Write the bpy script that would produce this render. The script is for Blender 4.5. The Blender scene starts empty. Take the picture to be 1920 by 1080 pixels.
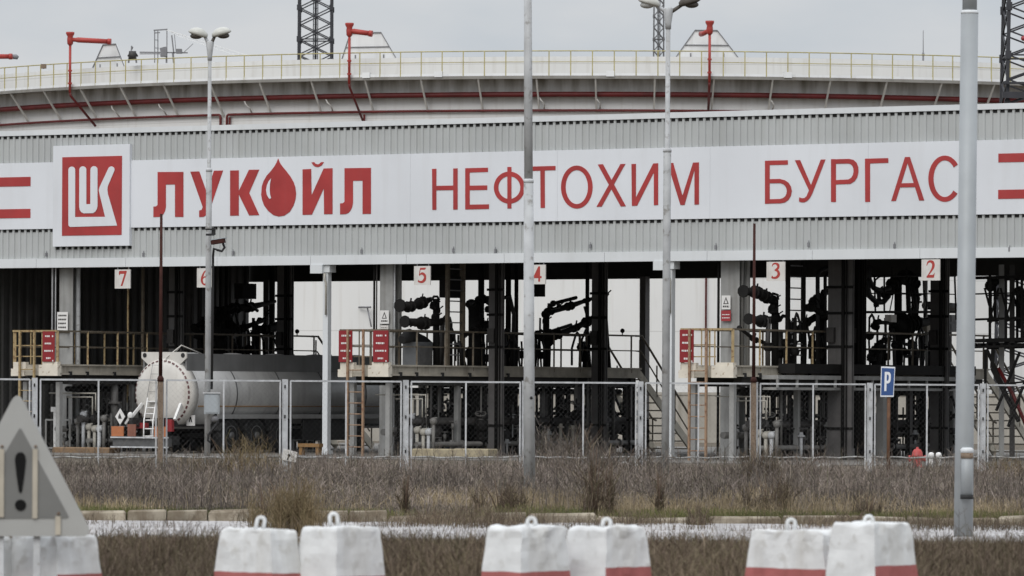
import bpy, math, random
import numpy as np
from mathutils import Vector as V

random.seed(7)
rng = np.random.default_rng(7)
scene = bpy.context.scene
COL = scene.collection

# ------------------------------------------------------------------ camera geometry
F, CAMH, HOR, ROLL = 10000.0, 2.0, 740.0, 0.005      # focal length in pixels of a 1920 wide frame


def ab(px, py):
    u, v = px - 960.0, py - HOR
    return (u + ROLL * v) / F, (-v + ROLL * u) / F


def at(px, py, d):
    """point seen at a picture position, d metres in front of the camera"""
    a, b = ab(px, py)
    return V((a * d, d, CAMH + b * d))


def xat(px, d, py=860):
    return ab(px, py)[0] * d


# station frame: O on the facade line, T along the facade, N into the building
O = V((-14.91, 155.0, 0.0))
T = V((27.81, -17.5, 0.0)).normalized()
N = V((-T.y, T.x, 0.0))
UP = V((0, 0, 1))
SLAB = 0.30


def S(s, w, z):
    return O + T * s + N * w + UP * z


def ray(px, py):
    a, b = ab(px, py)
    return V((a, 1.0, b))


def on_w(px, py, w):
    """(s, z) where the sight line meets the plane w = const"""
    d = ray(px, py)
    c = V((0, 0, CAMH))
    k = (O + N * w - c).dot(N) / d.dot(N)
    p = c + d * k
    return (p - O).dot(T), p.z


def on_s(px, py, s):
    """(w, z) where the sight line meets the plane s = const"""
    d = ray(px, py)
    c = V((0, 0, CAMH))
    k = (O + T * s - c).dot(T) / d.dot(T)
    p = c + d * k
    return (p - O).dot(N), p.z


def pw(px, py, w):
    s, z = on_w(px, py, w)
    return S(s, w, z)


def ps(px, py, s):
    w, z = on_s(px, py, s)
    return S(s, w, z)


# ------------------------------------------------------------------ mesh builder
class MB:
    def __init__(self):
        self.v, self.f, self.s = [], [], []

    def add(self, verts, faces, smooth=False):
        b = len(self.v)
        self.v += [tuple(p) for p in verts]
        self.f += [tuple(b + i for i in q) for q in faces]
        self.s += [smooth] * len(faces)
        return self

    def hexa(self, p):      # 8 corners, bottom ring then top ring
        return self.add(p, [(3, 2, 1, 0), (4, 5, 6, 7), (0, 1, 5, 4), (1, 2, 6, 5), (2, 3, 7, 6), (3, 0, 4, 7)])

    def obox(self, o, a, b, c):
        o, a, b, c = V(o), V(a), V(b), V(c)
        return self.hexa([o, o + a, o + a + b, o + b, o + c, o + a + c, o + a + b + c, o + b + c])

    def box(self, x0, x1, y0, y1, z0, z1):
        return self.obox((x0, y0, z0), (x1 - x0, 0, 0), (0, y1 - y0, 0), (0, 0, z1 - z0))

    def sbox(self, s0, s1, w0, w1, z0, z1):      # box in the station frame
        return self.obox(S(s0, w0, z0), T * (s1 - s0), N * (w1 - w0), UP * (z1 - z0))

    def bar(self, p0, p1, a, b=None, side=None):
        p0, p1 = V(p0), V(p1)
        b = b or a
        d = (p1 - p0).normalized()
        x = side if side is not None else d.cross(UP if abs(d.z) < 0.95 else V((1, 0, 0)))
        x = (x - d * x.dot(d)).normalized()
        y = d.cross(x).normalized()
        return self.obox(p0 - x * a / 2 - y * b / 2, x * a, y * b, p1 - p0)

    def cyl(self, p0, p1, r0, r1=None, n=10, caps=True):
        return self.tube([p0, p1], [r0, r0 if r1 is None else r1], n, caps)

    def tube(self, pts, r, n=8, caps=True, closed=False):
        pts = [V(p) for p in pts]
        m = len(pts)
        rs = r if isinstance(r, (list, tuple)) else [r] * m
        dirs = []
        for i in range(m):
            if closed:
                d = pts[(i + 1) % m] - pts[i - 1]
            else:
                d = pts[min(i + 1, m - 1)] - pts[max(i - 1, 0)]
            dirs.append(d.normalized())
        d0 = dirs[0]
        x = d0.cross(UP if abs(d0.z) < 0.95 else V((1, 0, 0))).normalized()
        vs = []
        for i in range(m):
            d = dirs[i]
            x = (x - d * x.dot(d)).normalized()
            y = d.cross(x)
            for k in range(n):
                t = 2 * math.pi * k / n
                vs.append(pts[i] + (x * math.cos(t) + y * math.sin(t)) * rs[i])
        fs = []
        for i in range(m if closed else m - 1):
            j = (i + 1) % m
            for k in range(n):
                k2 = (k + 1) % n
                fs.append((i * n + k, i * n + k2, j * n + k2, j * n + k))
        self.add(vs, fs, True)
        if caps and not closed:
            b = len(self.v) - len(vs)
            self.f += [tuple(b + k for k in reversed(range(n))), tuple(b + (m - 1) * n + k for k in range(n))]
            self.s += [False, False]
        return self

    def prism(self, poly, ex):
        n = len(poly)
        poly = [V(p) for p in poly]
        ex = V(ex)
        vs = poly + [p + ex for p in poly]
        fs = [tuple(range(n)), tuple(reversed(range(n, 2 * n)))]
        fs += [(i, i + n, (i + 1) % n + n, (i + 1) % n) for i in range(n)]
        return self.add(vs, fs)

    def lathe(self, c, prof, n=16, ax=None, smooth=True):
        """profile [(r, h)] about an axis through c"""
        c = V(c)
        ax = V(ax) if ax is not None else UP
        ax.normalize()
        x = ax.cross(V((0, 1, 0)) if abs(ax.y) < 0.9 else V((1, 0, 0))).normalized()
        y = ax.cross(x)
        vs, fs = [], []
        for r, h in prof:
            for k in range(n):
                t = 2 * math.pi * k / n
                vs.append(c + ax * h + (x * math.cos(t) + y * math.sin(t)) * max(r, 1e-4))
        for i in range(len(prof) - 1):
            for k in range(n):
                k2 = (k + 1) % n
                fs.append((i * n + k, i * n + k2, (i + 1) * n + k2, (i + 1) * n + k))
        fs.append(tuple(reversed(range(n))))
        fs.append(tuple((len(prof) - 1) * n + k for k in range(n)))
        return self.add(vs, fs, smooth)

    def ball(self, c, r, n=12, m=7, sc=(1, 1, 1)):
        prof = []
        vs, fs = [], []
        c = V(c)
        for i in range(m + 1):
            p = math.pi * i / m
            for k in range(n):
                t = 2 * math.pi * k / n
                vs.append(c + V((r * sc[0] * math.sin(p) * math.cos(t), r * sc[1] * math.sin(p) * math.sin(t), -r * sc[2] * math.cos(p))))
        for i in range(m):
            for k in range(n):
                k2 = (k + 1) % n
                fs.append((i * n + k, i * n + k2, (i + 1) * n + k2, (i + 1) * n + k))
        return self.add(vs, fs, True)


def ribbon(pts, wid, steps=6):
    """2-D polyline with widths, smoothed, returned as a list of quads"""
    P = [np.array(p, float) for p in pts]
    W = list(wid)
    out, ow = [], []
    for i in range(len(P) - 1):
        p0 = P[i - 1] if i > 0 else 2 * P[0] - P[1]
        p1, p2 = P[i], P[i + 1]
        p3 = P[i + 2] if i + 2 < len(P) else 2 * P[-1] - P[-2]
        for k in range(steps):
            t = k / steps
            out.append(0.5 * (2 * p1 + (p2 - p0) * t + (2 * p0 - 5 * p1 + 4 * p2 - p3) * t * t + (3 * p1 - p0 - 3 * p2 + p3) * t ** 3))
            ow.append(W[i] * (1 - t) + W[i + 1] * t)
    out.append(P[-1])
    ow.append(W[-1])
    L, R = [], []
    for i in range(len(out)):
        d = out[min(i + 1, len(out) - 1)] - out[max(i - 1, 0)]
        d = d / (np.linalg.norm(d) + 1e-9)
        nn = np.array([-d[1], d[0]])
        L.append(out[i] + nn * ow[i] / 2)
        R.append(out[i] - nn * ow[i] / 2)
    return [tuple(map(tuple, p)) for p in [L + R[::-1]]]


# ------------------------------------------------------------------ objects
def tag(o, label=None, cat=None, group=None, kind=None):
    if label: o['label'] = label
    if cat: o['category'] = cat
    if group: o['group'] = group
    if kind: o['kind'] = kind
    return o


def thing(name, label, cat, loc, group=None):
    o = bpy.data.objects.new(name, None)
    o.empty_display_size = 0.2
    COL.objects.link(o)
    o.location = loc
    return tag(o, label, cat, group)


def wloc(o):
    p = V((0, 0, 0))
    while o is not None:
        p = p + V(o.location)
        o = o.parent
    return p


def part(name, mb, mat, parent=None, label=None, loc=None):
    """mesh from world coordinates, linked as one object"""
    me = bpy.data.meshes.new(name)
    base = wloc(parent) if parent is not None else (V(loc) if loc is not None else V((0, 0, 0)))
    if isinstance(mb, tuple):
        vv, ff = mb
        me.from_pydata([(p[0] - base.x, p[1] - base.y, p[2] - base.z) for p in vv], [], ff)
    else:
        me.from_pydata([(p[0] - base.x, p[1] - base.y, p[2] - base.z) for p in mb.v], [], mb.f)
        me.polygons.foreach_set('use_smooth', mb.s)
    me.update()
    me.materials.append(mat)
    o = bpy.data.objects.new(name, me)
    COL.objects.link(o)
    if parent is not None:
        o.parent = parent
    else:
        o.location = base
    if label: o['label'] = label
    return o


def single(name, mb, mat, label, cat, loc, group=None):
    return tag(part(name, mb, mat, None, None, loc), label, cat, group)


def structure(name, mb, mat):
    return tag(part(name, mb, mat), kind='structure')


# ------------------------------------------------------------------ materials
def lin(c):
    return tuple((x / 255.0 / 12.92) if x / 255.0 <= 0.04045 else ((x / 255.0 + 0.055) / 1.055) ** 2.4 for x in c)


def mat(name, col, rough=0.6, var=0.12, scale=4.0, metal=0.0, bump=0.0, streak=0.0, streak_col=(0.12, 0.09, 0.06), spec=0.4,
        rust=0.0, rust_col=(0.10, 0.035, 0.018), detail_scale=30.0):
    m = bpy.data.materials.new(name)
    m.use_nodes = True
    nt = m.node_tree
    nd, lk = nt.nodes, nt.links
    bs = nd['Principled BSDF']
    bs.inputs['Roughness'].default_value = rough
    bs.inputs['Metallic'].default_value = metal
    bs.inputs['Specular IOR Level'].default_value = spec
    tc = nd.new('ShaderNodeTexCoord')
    n1 = nd.new('ShaderNodeTexNoise')
    n1.inputs['Scale'].default_value = scale
    n1.inputs['Detail'].default_value = 6
    lk.new(tc.outputs['Object'], n1.inputs['Vector'])
    rp = nd.new('ShaderNodeValToRGB')
    rp.color_ramp.elements[0].position = 0.3
    rp.color_ramp.elements[1].position = 0.7
    rp.color_ramp.elements[0].color = (*[max(0, c * (1 - var)) for c in col], 1)
    rp.color_ramp.elements[1].color = (*[min(1, c * (1 + var * 0.6)) for c in col], 1)
    lk.new(n1.outputs['Fac'], rp.inputs['Fac'])
    out = rp.outputs['Color']
    if streak > 0:
        mp = nd.new('ShaderNodeMapping')
        mp.inputs['Scale'].default_value = (2.3, 2.3, 0.16)
        lk.new(tc.outputs['Object'], mp.inputs['Vector'])
        n2 = nd.new('ShaderNodeTexNoise')
        n2.inputs['Scale'].default_value = 1.6
        n2.inputs['Detail'].default_value = 7
        lk.new(mp.outputs['Vector'], n2.inputs['Vector'])
        r2 = nd.new('ShaderNodeValToRGB')
        r2.color_ramp.elements[0].position = 0.52
        r2.color_ramp.elements[1].position = 0.78
        r2.color_ramp.elements[0].color = (0, 0, 0, 1)
        r2.color_ramp.elements[1].color = (streak, streak, streak, 1)
        lk.new(n2.outputs['Fac'], r2.inputs['Fac'])
        mx = nd.new('ShaderNodeMixRGB')
        mx.inputs['Color2'].default_value = (*streak_col, 1)
        lk.new(r2.outputs['Color'], mx.inputs['Fac'])
        lk.new(out, mx.inputs['Color1'])
        out = mx.outputs['Color']
    if rust > 0:
        n3 = nd.new('ShaderNodeTexNoise')
        n3.inputs['Scale'].default_value = detail_scale
        n3.inputs['Detail'].default_value = 5
        lk.new(tc.outputs['Object'], n3.inputs['Vector'])
        r3 = nd.new('ShaderNodeValToRGB')
        r3.color_ramp.elements[0].position = 0.66 - 0.3 * rust
        r3.color_ramp.elements[1].position = 0.76 - 0.25 * rust
        r3.color_ramp.elements[0].color = (0, 0, 0, 1)
        r3.color_ramp.elements[1].color = (0.85, 0.85, 0.85, 1)
        lk.new(n3.outputs['Fac'], r3.inputs['Fac'])
        mx = nd.new('ShaderNodeMixRGB')
        mx.inputs['Color2'].default_value = (*rust_col, 1)
        lk.new(r3.outputs['Color'], mx.inputs['Fac'])
        lk.new(out, mx.inputs['Color1'])
        out = mx.outputs['Color']
    lk.new(out, bs.inputs['Base Color'])
    if bump > 0:
        nb = nd.new('ShaderNodeTexNoise')
        nb.inputs['Scale'].default_value = detail_scale
        nb.inputs['Detail'].default_value = 6
        lk.new(tc.outputs['Object'], nb.inputs['Vector'])
        bp = nd.new('ShaderNodeBump')
        bp.inputs['Strength'].default_value = bump
        bp.inputs['Distance'].default_value = 0.02
        lk.new(nb.outputs['Fac'], bp.inputs['Height'])
        lk.new(bp.outputs['Normal'], bs.inputs['Normal'])
    return m


M = {}
M['clad'] = mat('grey_cladding', (0.43, 0.445, 0.44), 0.5, 0.11, 0.5, streak=0.4, streak_col=(0.31, 0.315, 0.295))
M['clad_trim'] = mat('trim_white_grey', (0.62, 0.64, 0.65), 0.5, 0.06, 0.6, streak=0.2, streak_col=(0.40, 0.40, 0.38))
M['trough_shade'] = mat('dark_trough_shade', (0.02, 0.02, 0.02), 0.9, 0.2, 3)  # near-black colour that paints the shade in the cladding troughs
M['banner'] = mat('banner_white', (0.66, 0.68, 0.71), 0.55, 0.07, 0.35, streak=0.22, streak_col=(0.52, 0.52, 0.52))
M['red_letter'] = mat('letter_red', (0.365, 0.038, 0.037), 0.5, 0.18, 1.2, streak=0.3, streak_col=(0.30, 0.06, 0.055))
M['black_steel'] = mat('black_steel', (0.010, 0.0095, 0.009), 0.75, 0.35, 5, spec=0.2, rust=0.12, rust_col=(0.03, 0.018, 0.012))
M['dark_steel'] = mat('dark_grey_steel', (0.045, 0.042, 0.040), 0.6, 0.25, 4, streak=0.3, streak_col=(0.03, 0.025, 0.02))
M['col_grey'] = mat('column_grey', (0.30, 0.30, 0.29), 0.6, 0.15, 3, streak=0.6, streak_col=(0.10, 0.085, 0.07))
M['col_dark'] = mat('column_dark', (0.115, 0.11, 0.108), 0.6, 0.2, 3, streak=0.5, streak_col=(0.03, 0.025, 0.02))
M['under'] = mat('dark_roof', (0.035, 0.033, 0.03), 0.8, 0.3, 2)  # near-black base tone for roof, beams and undersides
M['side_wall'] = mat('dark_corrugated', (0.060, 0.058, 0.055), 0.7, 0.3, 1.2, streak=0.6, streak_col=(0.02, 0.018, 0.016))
M['deck'] = mat('platform_beige', (0.42, 0.385, 0.32), 0.7, 0.2, 3, streak=0.6, streak_col=(0.10, 0.08, 0.06))
M['white_paint'] = mat('cream_paint', (0.66, 0.61, 0.52), 0.6, 0.1, 4, rust=0.2, rust_col=(0.25, 0.16, 0.08), detail_scale=9)
M['yellow_rail'] = mat('worn_yellow', (0.36, 0.27, 0.14), 0.6, 0.2, 5, rust=0.4, rust_col=(0.17, 0.085, 0.035), detail_scale=12)
M['orange_rail'] = mat('rusty_orange', (0.31, 0.20, 0.125), 0.6, 0.2, 5, rust=0.4, rust_col=(0.15, 0.06, 0.03), detail_scale=12)
M['rail_dark'] = mat('rail_olive', (0.13, 0.11, 0.08), 0.6, 0.25, 6, rust=0.3)
M['sign_red'] = mat('sign_red', (0.24, 0.018, 0.022), 0.5, 0.12, 5)
M['sign_white'] = mat('sign_white', (0.70, 0.69, 0.67), 0.5, 0.06, 6)
M['digit_red'] = mat('digit_red', (0.38, 0.045, 0.035), 0.5, 0.15, 8)
M['board_white'] = mat('board_offwhite', (0.62, 0.60, 0.57), 0.6, 0.1, 5, streak=0.4, streak_col=(0.35, 0.30, 0.24))
M['galv'] = mat('galvanised', (0.50, 0.51, 0.52), 0.55, 0.22, 6, rust=0.12, rust_col=(0.16, 0.13, 0.10))
M['galv_pole'] = mat('weathered_pole', (0.45, 0.46, 0.465), 0.65, 0.22, 2.2, streak=0.8, streak_col=(0.17, 0.16, 0.145), bump=0.25, rust=0.25, rust_col=(0.22, 0.21, 0.195), detail_scale=7)
M['pole_smooth'] = mat('pole_grey', (0.34, 0.36, 0.37), 0.55, 0.12, 1.5, metal=0.15, streak=0.35, streak_col=(0.20, 0.19, 0.17), bump=0.08)
M['fence_wire'] = mat('fence_wire', (0.15, 0.15, 0.15), 0.8, 0.1, 8, spec=0.1)
M['rust_red'] = mat('red_brown_rust', (0.05, 0.018, 0.014), 0.8, 0.3, 6, spec=0.2, rust=0.3, rust_col=(0.025, 0.012, 0.009))
M['rust_tan'] = mat('tan_rust', (0.22, 0.165, 0.12), 0.8, 0.3, 6, rust=0.4, rust_col=(0.10, 0.05, 0.025))
M['rust_post'] = mat('orange_rust', (0.13, 0.065, 0.035), 0.8, 0.3, 6, rust=0.3)
M['blue'] = mat('sign_blue', (0.035, 0.085, 0.24), 0.45, 0.1, 5)
M['sign_face_white'] = mat('sign_face_white', (0.75, 0.77, 0.80), 0.45, 0.05, 5)
M['tower'] = mat('tower_dark', (0.035, 0.036, 0.042), 0.6, 0.2, 3)
M['tower_light'] = mat('tower_grey', (0.12, 0.12, 0.125), 0.6, 0.2, 3)
M['red_pipe'] = mat('fire_pipe_red', (0.125, 0.014, 0.014), 0.5, 0.3, 1.2, streak=0.4, streak_col=(0.04, 0.008, 0.006))
M['monitor_red'] = mat('monitor_red', (0.36, 0.045, 0.035), 0.5, 0.15, 3)
M['rail_yellow'] = mat('rail_pale_yellow', (0.42, 0.37, 0.17), 0.6, 0.2, 3, rust=0.25, rust_col=(0.25, 0.2, 0.12))
M['tank_brace'] = mat('brace_grey', (0.60, 0.59, 0.56), 0.6, 0.15, 2)
M['tank_floor'] = mat('walkway_steel', (0.25, 0.24, 0.22), 0.7, 0.2, 1.0, streak=0.5)
M['foam_plate'] = mat('foam_plate_white', (0.76, 0.77, 0.77), 0.6, 0.06, 1.0, streak=0.3, streak_col=(0.45, 0.44, 0.42))
M['grey_line'] = mat('grey_fitting', (0.20, 0.20, 0.21), 0.6, 0.2, 3)
M['light_pipe'] = mat('pale_pipe', (0.42, 0.40, 0.35), 0.55, 0.15, 4, rust=0.2, rust_col=(0.15, 0.09, 0.05))
M['grey_pipe'] = mat('grey_pipe', (0.17, 0.165, 0.155), 0.55, 0.3, 4, rust=0.25, rust_col=(0.06, 0.04, 0.03))
M['kerb_beige'] = mat('beige_kerb', (0.36, 0.31, 0.21), 0.85, 0.2, 5, bump=0.3, streak=0.5)
M['brown_kerb'] = mat('brown_kerb', (0.20, 0.13, 0.075), 0.85, 0.25, 5, bump=0.3)
M['tank_white'] = mat('trailer_white', (0.58, 0.56, 0.52), 0.5, 0.10, 2, streak=0.55, streak_col=(0.36, 0.32, 0.27))
M['tank_alu'] = mat('trailer_aluminium', (0.36, 0.36, 0.355), 0.40, 0.12, 1.5, metal=0.25, streak=0.4, streak_col=(0.08, 0.08, 0.075))
M['rubber'] = mat('rubber', (0.015, 0.015, 0.015), 0.85, 0.2, 5)
M['chassis'] = mat('chassis_black', (0.02, 0.02, 0.02), 0.7, 0.3, 4)
M['hub'] = mat('hub_grey', (0.12, 0.12, 0.12), 0.5, 0.2, 8, metal=0.4)
M['plate_orange'] = mat('orange_plate', (0.42, 0.15, 0.06), 0.5, 0.15, 6)
M['brown_box'] = mat('brown_box', (0.22, 0.09, 0.06), 0.6, 0.2, 6)
M['lamp_red'] = mat('tail_lamp_red', (0.30, 0.035, 0.04), 0.35, 0.1, 8)
M['tape_red'] = mat('reflective_tape_red', (0.10, 0.035, 0.035), 0.4, 0.2, 8)
M['cabinet'] = mat('cabinet_grey_blue', (0.34, 0.37, 0.39), 0.5, 0.1, 3, streak=0.3, streak_col=(0.2, 0.19, 0.17))
M['cabinet_dark'] = mat('cabinet_dark', (0.10, 0.105, 0.11), 0.5, 0.2, 4)
M['cable'] = mat('black_cable', (0.015, 0.015, 0.016), 0.6, 0.1, 5)
M['lamp_glass'] = mat('lamp_bowl', (0.50, 0.50, 0.46), 0.3, 0.1, 6)
M['lamp_cap'] = mat('lamp_cap_grey', (0.40, 0.40, 0.38), 0.5, 0.2, 6)
M['lamp_dark'] = mat('lamp_dark', (0.07, 0.06, 0.05), 0.6, 0.2, 6)
M['hydrant'] = mat('hydrant_red', (0.42, 0.055, 0.05), 0.45, 0.15, 6)
M['sign_tan'] = mat('sign_batten', (0.42, 0.38, 0.31), 0.7, 0.15, 5)
M['tri_border'] = mat('sign_border_grey', (0.36, 0.36, 0.345), 0.6, 0.07, 2.5, streak=0.25, streak_col=(0.3, 0.29, 0.27))
M['tri_face'] = mat('sign_face_grey', (0.165, 0.165, 0.157), 0.6, 0.12, 2.5, rust=0.15, rust_col=(0.15, 0.145, 0.135), detail_scale=16, streak=0.25, streak_col=(0.16, 0.155, 0.145))
M['sign_black'] = mat('sign_black', (0.010, 0.010, 0.010), 0.8, 0.1, 5, spec=0.1)
M['wood'] = mat('trestle_wood', (0.23, 0.13, 0.05), 0.8, 0.25, 8)
M['bund'] = mat('bund_concrete', (0.38, 0.355, 0.31), 0.9, 0.2, 0.8, streak=0.6, streak_col=(0.2, 0.18, 0.14), bump=0.2)
M['slab'] = mat('station_concrete', (0.17, 0.16, 0.145), 0.9, 0.25, 0.7, bump=0.2)
M['road'] = mat('pale_road', (0.42, 0.405, 0.40), 0.9, 0.22, 0.8, bump=0.3, rust=0.4, rust_col=(0.25, 0.23, 0.21), detail_scale=5)
M['ground'] = mat('dry_soil', (0.105, 0.085, 0.06), 0.95, 0.35, 0.8, bump=0.5)
M['kerb'] = mat('kerb_stone', (0.34, 0.30, 0.235), 0.95, 0.45, 1.1, bump=0.9, rust=0.75, rust_col=(0.15, 0.12, 0.085), detail_scale=3.2, streak=0.7, streak_col=(0.16, 0.14, 0.09))
M['weed_trunk'] = mat('bush_stem', (0.09, 0.06, 0.04), 0.9, 0.3, 8)


def barrier_mat(name, col):
    return mat(name, col, 0.85, 0.10, 7.0, bump=0.35, streak=0.75, streak_col=(col[0] * .66, col[1] * .62, col[2] * .56), rust=0.34,
               rust_col=(col[0] * .74, col[1] * .72, col[2] * .69), detail_scale=8)


M['barrier_white'] = barrier_mat('painted_concrete_white', (0.66, 0.67, 0.67))
M['barrier_red'] = barrier_mat('painted_concrete_red', (0.36, 0.115, 0.11))


def blade_mat(name, cols, rough=0.9):
    m = bpy.data.materials.new(name)
    m.use_nodes = True
    nd, lk = m.node_tree.nodes, m.node_tree.links
    bs = nd['Principled BSDF']
    bs.inputs['Roughness'].default_value = rough
    bs.inputs['Specular IOR Level'].default_value = 0.15
    g = nd.new('ShaderNodeNewGeometry')
    rp = nd.new('ShaderNodeValToRGB')
    el = rp.color_ramp.elements
    while len(el) < len(cols):
        el.new(0.5)
    for i, c in enumerate(cols):
        el[i].position = i / (len(cols) - 1)
        el[i].color = (*c, 1)
    lk.new(g.outputs['Random Per Island'], rp.inputs['Fac'])
    tc = nd.new('ShaderNodeTexCoord')
    ns = nd.new('ShaderNodeTexNoise')
    ns.inputs['Scale'].default_value = 0.35
    ns.inputs['Detail'].default_value = 3
    lk.new(tc.outputs['Object'], ns.inputs['Vector'])
    mx = nd.new('ShaderNodeMixRGB')
    mx.blend_type = 'MULTIPLY'
    mx.inputs['Fac'].default_value = 0.6
    r2 = nd.new('ShaderNodeValToRGB')
    r2.color_ramp.elements[0].position = 0.35
    r2.color_ramp.elements[0].color = (0.36, 0.35, 0.35, 1)
    r2.color_ramp.elements[1].position = 0.65
    r2.color_ramp.elements[1].color = (1.35, 1.3, 1.2, 1)
    lk.new(ns.outputs['Fac'], r2.inputs['Fac'])
    lk.new(rp.outputs['Color'], mx.inputs['Color1'])
    lk.new(r2.outputs['Color'], mx.inputs['Color2'])
    lk.new(mx.outputs['Color'], bs.inputs['Base Color'])
    return m


M['weed'] = blade_mat('dead_weed', [(0.045, 0.038, 0.035), (0.125, 0.106, 0.096), (0.20, 0.172, 0.156), (0.075, 0.064, 0.060), (0.30, 0.26, 0.215), (0.105, 0.09, 0.085), (0.10, 0.10, 0.06)])
M['weed_front'] = blade_mat('dead_weed_brown', [(0.05, 0.036, 0.028), (0.13, 0.10, 0.078), (0.19, 0.148, 0.112), (0.08, 0.06, 0.048), (0.115, 0.105, 0.06), (0.27, 0.22, 0.165)])
M['grass'] = blade_mat('sparse_grass', [(0.07, 0.09, 0.03), (0.13, 0.13, 0.055), (0.10, 0.12, 0.04), (0.22, 0.19, 0.10)])
M['bush'] = blade_mat('dry_bush', [(0.11, 0.08, 0.05), (0.22, 0.17, 0.10), (0.15, 0.12, 0.07), (0.32, 0.25, 0.16), (0.12, 0.11, 0.055)])
M['twig'] = blade_mat('grey_twig', [(0.14, 0.115, 0.105), (0.30, 0.26, 0.235), (0.21, 0.175, 0.16), (0.36, 0.31, 0.27)])


# tank shell: white paint, course seams and dirt runs under the wind girder
def shell_mat():
    m = mat('storage_tank_white', (0.70, 0.70, 0.685), 0.55, 0.05, 0.25, streak=0.35, streak_col=(0.46, 0.43, 0.38))
    nd, lk = m.node_tree.nodes, m.node_tree.links
    bs = nd['Principled BSDF']
    src = bs.inputs['Base Color'].links[0].from_socket
    tc = nd.new('ShaderNodeTexCoord')
    sp = nd.new('ShaderNodeSeparateXYZ')
    lk.new(tc.outputs['Object'], sp.inputs['Vector'])
    mo = nd.new('ShaderNodeMath'); mo.operation = 'MODULO'; mo.inputs[1].default_value = 2.45
    lk.new(sp.outputs['Z'], mo.inputs[0])
    lt = nd.new('ShaderNodeMath'); lt.operation = 'LESS_THAN'; lt.inputs[1].default_value = 0.05
    lk.new(mo.outputs[0], lt.inputs[0])
    k = nd.new('ShaderNodeMath'); k.operation = 'MULTIPLY'; k.inputs[1].default_value = 0.35
    lk.new(lt.outputs[0], k.inputs[0])
    mx = nd.new('ShaderNodeMixRGB'); mx.inputs['Color2'].default_value = (0.36, 0.35, 0.33, 1)
    lk.new(k.outputs[0], mx.inputs['Fac'])
    lk.new(src, mx.inputs['Color1'])
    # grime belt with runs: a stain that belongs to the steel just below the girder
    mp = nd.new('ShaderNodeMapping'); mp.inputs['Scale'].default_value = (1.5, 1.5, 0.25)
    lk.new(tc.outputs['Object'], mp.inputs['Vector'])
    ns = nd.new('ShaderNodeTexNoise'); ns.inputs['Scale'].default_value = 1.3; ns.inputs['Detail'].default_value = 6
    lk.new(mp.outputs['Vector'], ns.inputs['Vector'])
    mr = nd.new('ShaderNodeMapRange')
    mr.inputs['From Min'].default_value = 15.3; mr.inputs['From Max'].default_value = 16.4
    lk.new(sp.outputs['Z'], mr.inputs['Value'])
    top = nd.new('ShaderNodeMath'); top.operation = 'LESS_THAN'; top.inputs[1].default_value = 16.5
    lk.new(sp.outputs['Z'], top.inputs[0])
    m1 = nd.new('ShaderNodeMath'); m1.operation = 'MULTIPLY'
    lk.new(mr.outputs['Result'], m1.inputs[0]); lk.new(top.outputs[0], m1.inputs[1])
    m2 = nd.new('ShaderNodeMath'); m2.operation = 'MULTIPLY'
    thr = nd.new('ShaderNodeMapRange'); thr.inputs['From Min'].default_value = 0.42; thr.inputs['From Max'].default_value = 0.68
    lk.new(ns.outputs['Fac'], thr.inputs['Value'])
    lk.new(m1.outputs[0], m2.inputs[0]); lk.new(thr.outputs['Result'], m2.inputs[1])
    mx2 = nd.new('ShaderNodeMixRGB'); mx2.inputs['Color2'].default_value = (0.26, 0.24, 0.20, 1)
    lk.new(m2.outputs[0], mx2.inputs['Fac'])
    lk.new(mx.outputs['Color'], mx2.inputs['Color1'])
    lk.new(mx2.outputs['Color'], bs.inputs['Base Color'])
    return m


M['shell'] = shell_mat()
M['coaming'] = mat('coaming_grey', (0.16, 0.16, 0.158), 0.55, 0.2, 1.5, streak=0.4, streak_col=(0.08, 0.08, 0.075))
M['rail_dull'] = mat('dull_galvanised', (0.36, 0.36, 0.35), 0.7, 0.3, 3, rust=0.45, rust_col=(0.14, 0.12, 0.10), detail_scale=5)
M['stair'] = mat('stair_beige', (0.50, 0.46, 0.38), 0.7, 0.2, 3, streak=0.5, streak_col=(0.16, 0.13, 0.1))
M['stone'] = mat('whitewashed_stone', (0.62, 0.61, 0.58), 0.9, 0.2, 6, bump=0.3)
# ------------------------------------------------------------------ ground, road, kerb
def ground_z(x, y):
    t = min(1.0, max(0.0, (y - 88.0) / 24.0))
    t = t * t * (3 - 2 * t)
    z = t * 0.27
    if 68.0 < y < 82.9:
        z -= 0.02
    if 84 < y < 124:
        z += 0.03 * math.sin(x * 0.7 + y * 0.31) + 0.025 * math.sin(x * 1.9 - y * 0.8)
    return z


gm = MB()
ys = [-60, -20, 10, 25] + [30 + 1.0 * i for i in range(120)] + [152, 160, 175, 200, 230, 270, 330, 420, 600, 900, 1500]
xs = [-600, -250, -120, -60] + [-36 + 1.5 * i for i in range(49)] + [60, 120, 250, 600]
vv = [(x, y, ground_z(x, y)) for y in ys for x in xs]
nx = len(xs)
ff = [(j * nx + i, j * nx + i + 1, (j + 1) * nx + i + 1, (j + 1) * nx + i) for j in range(len(ys) - 1) for i in range(nx - 1)]
gm.add(vv, ff, True)
structure('ground', gm, M['ground'])

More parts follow.
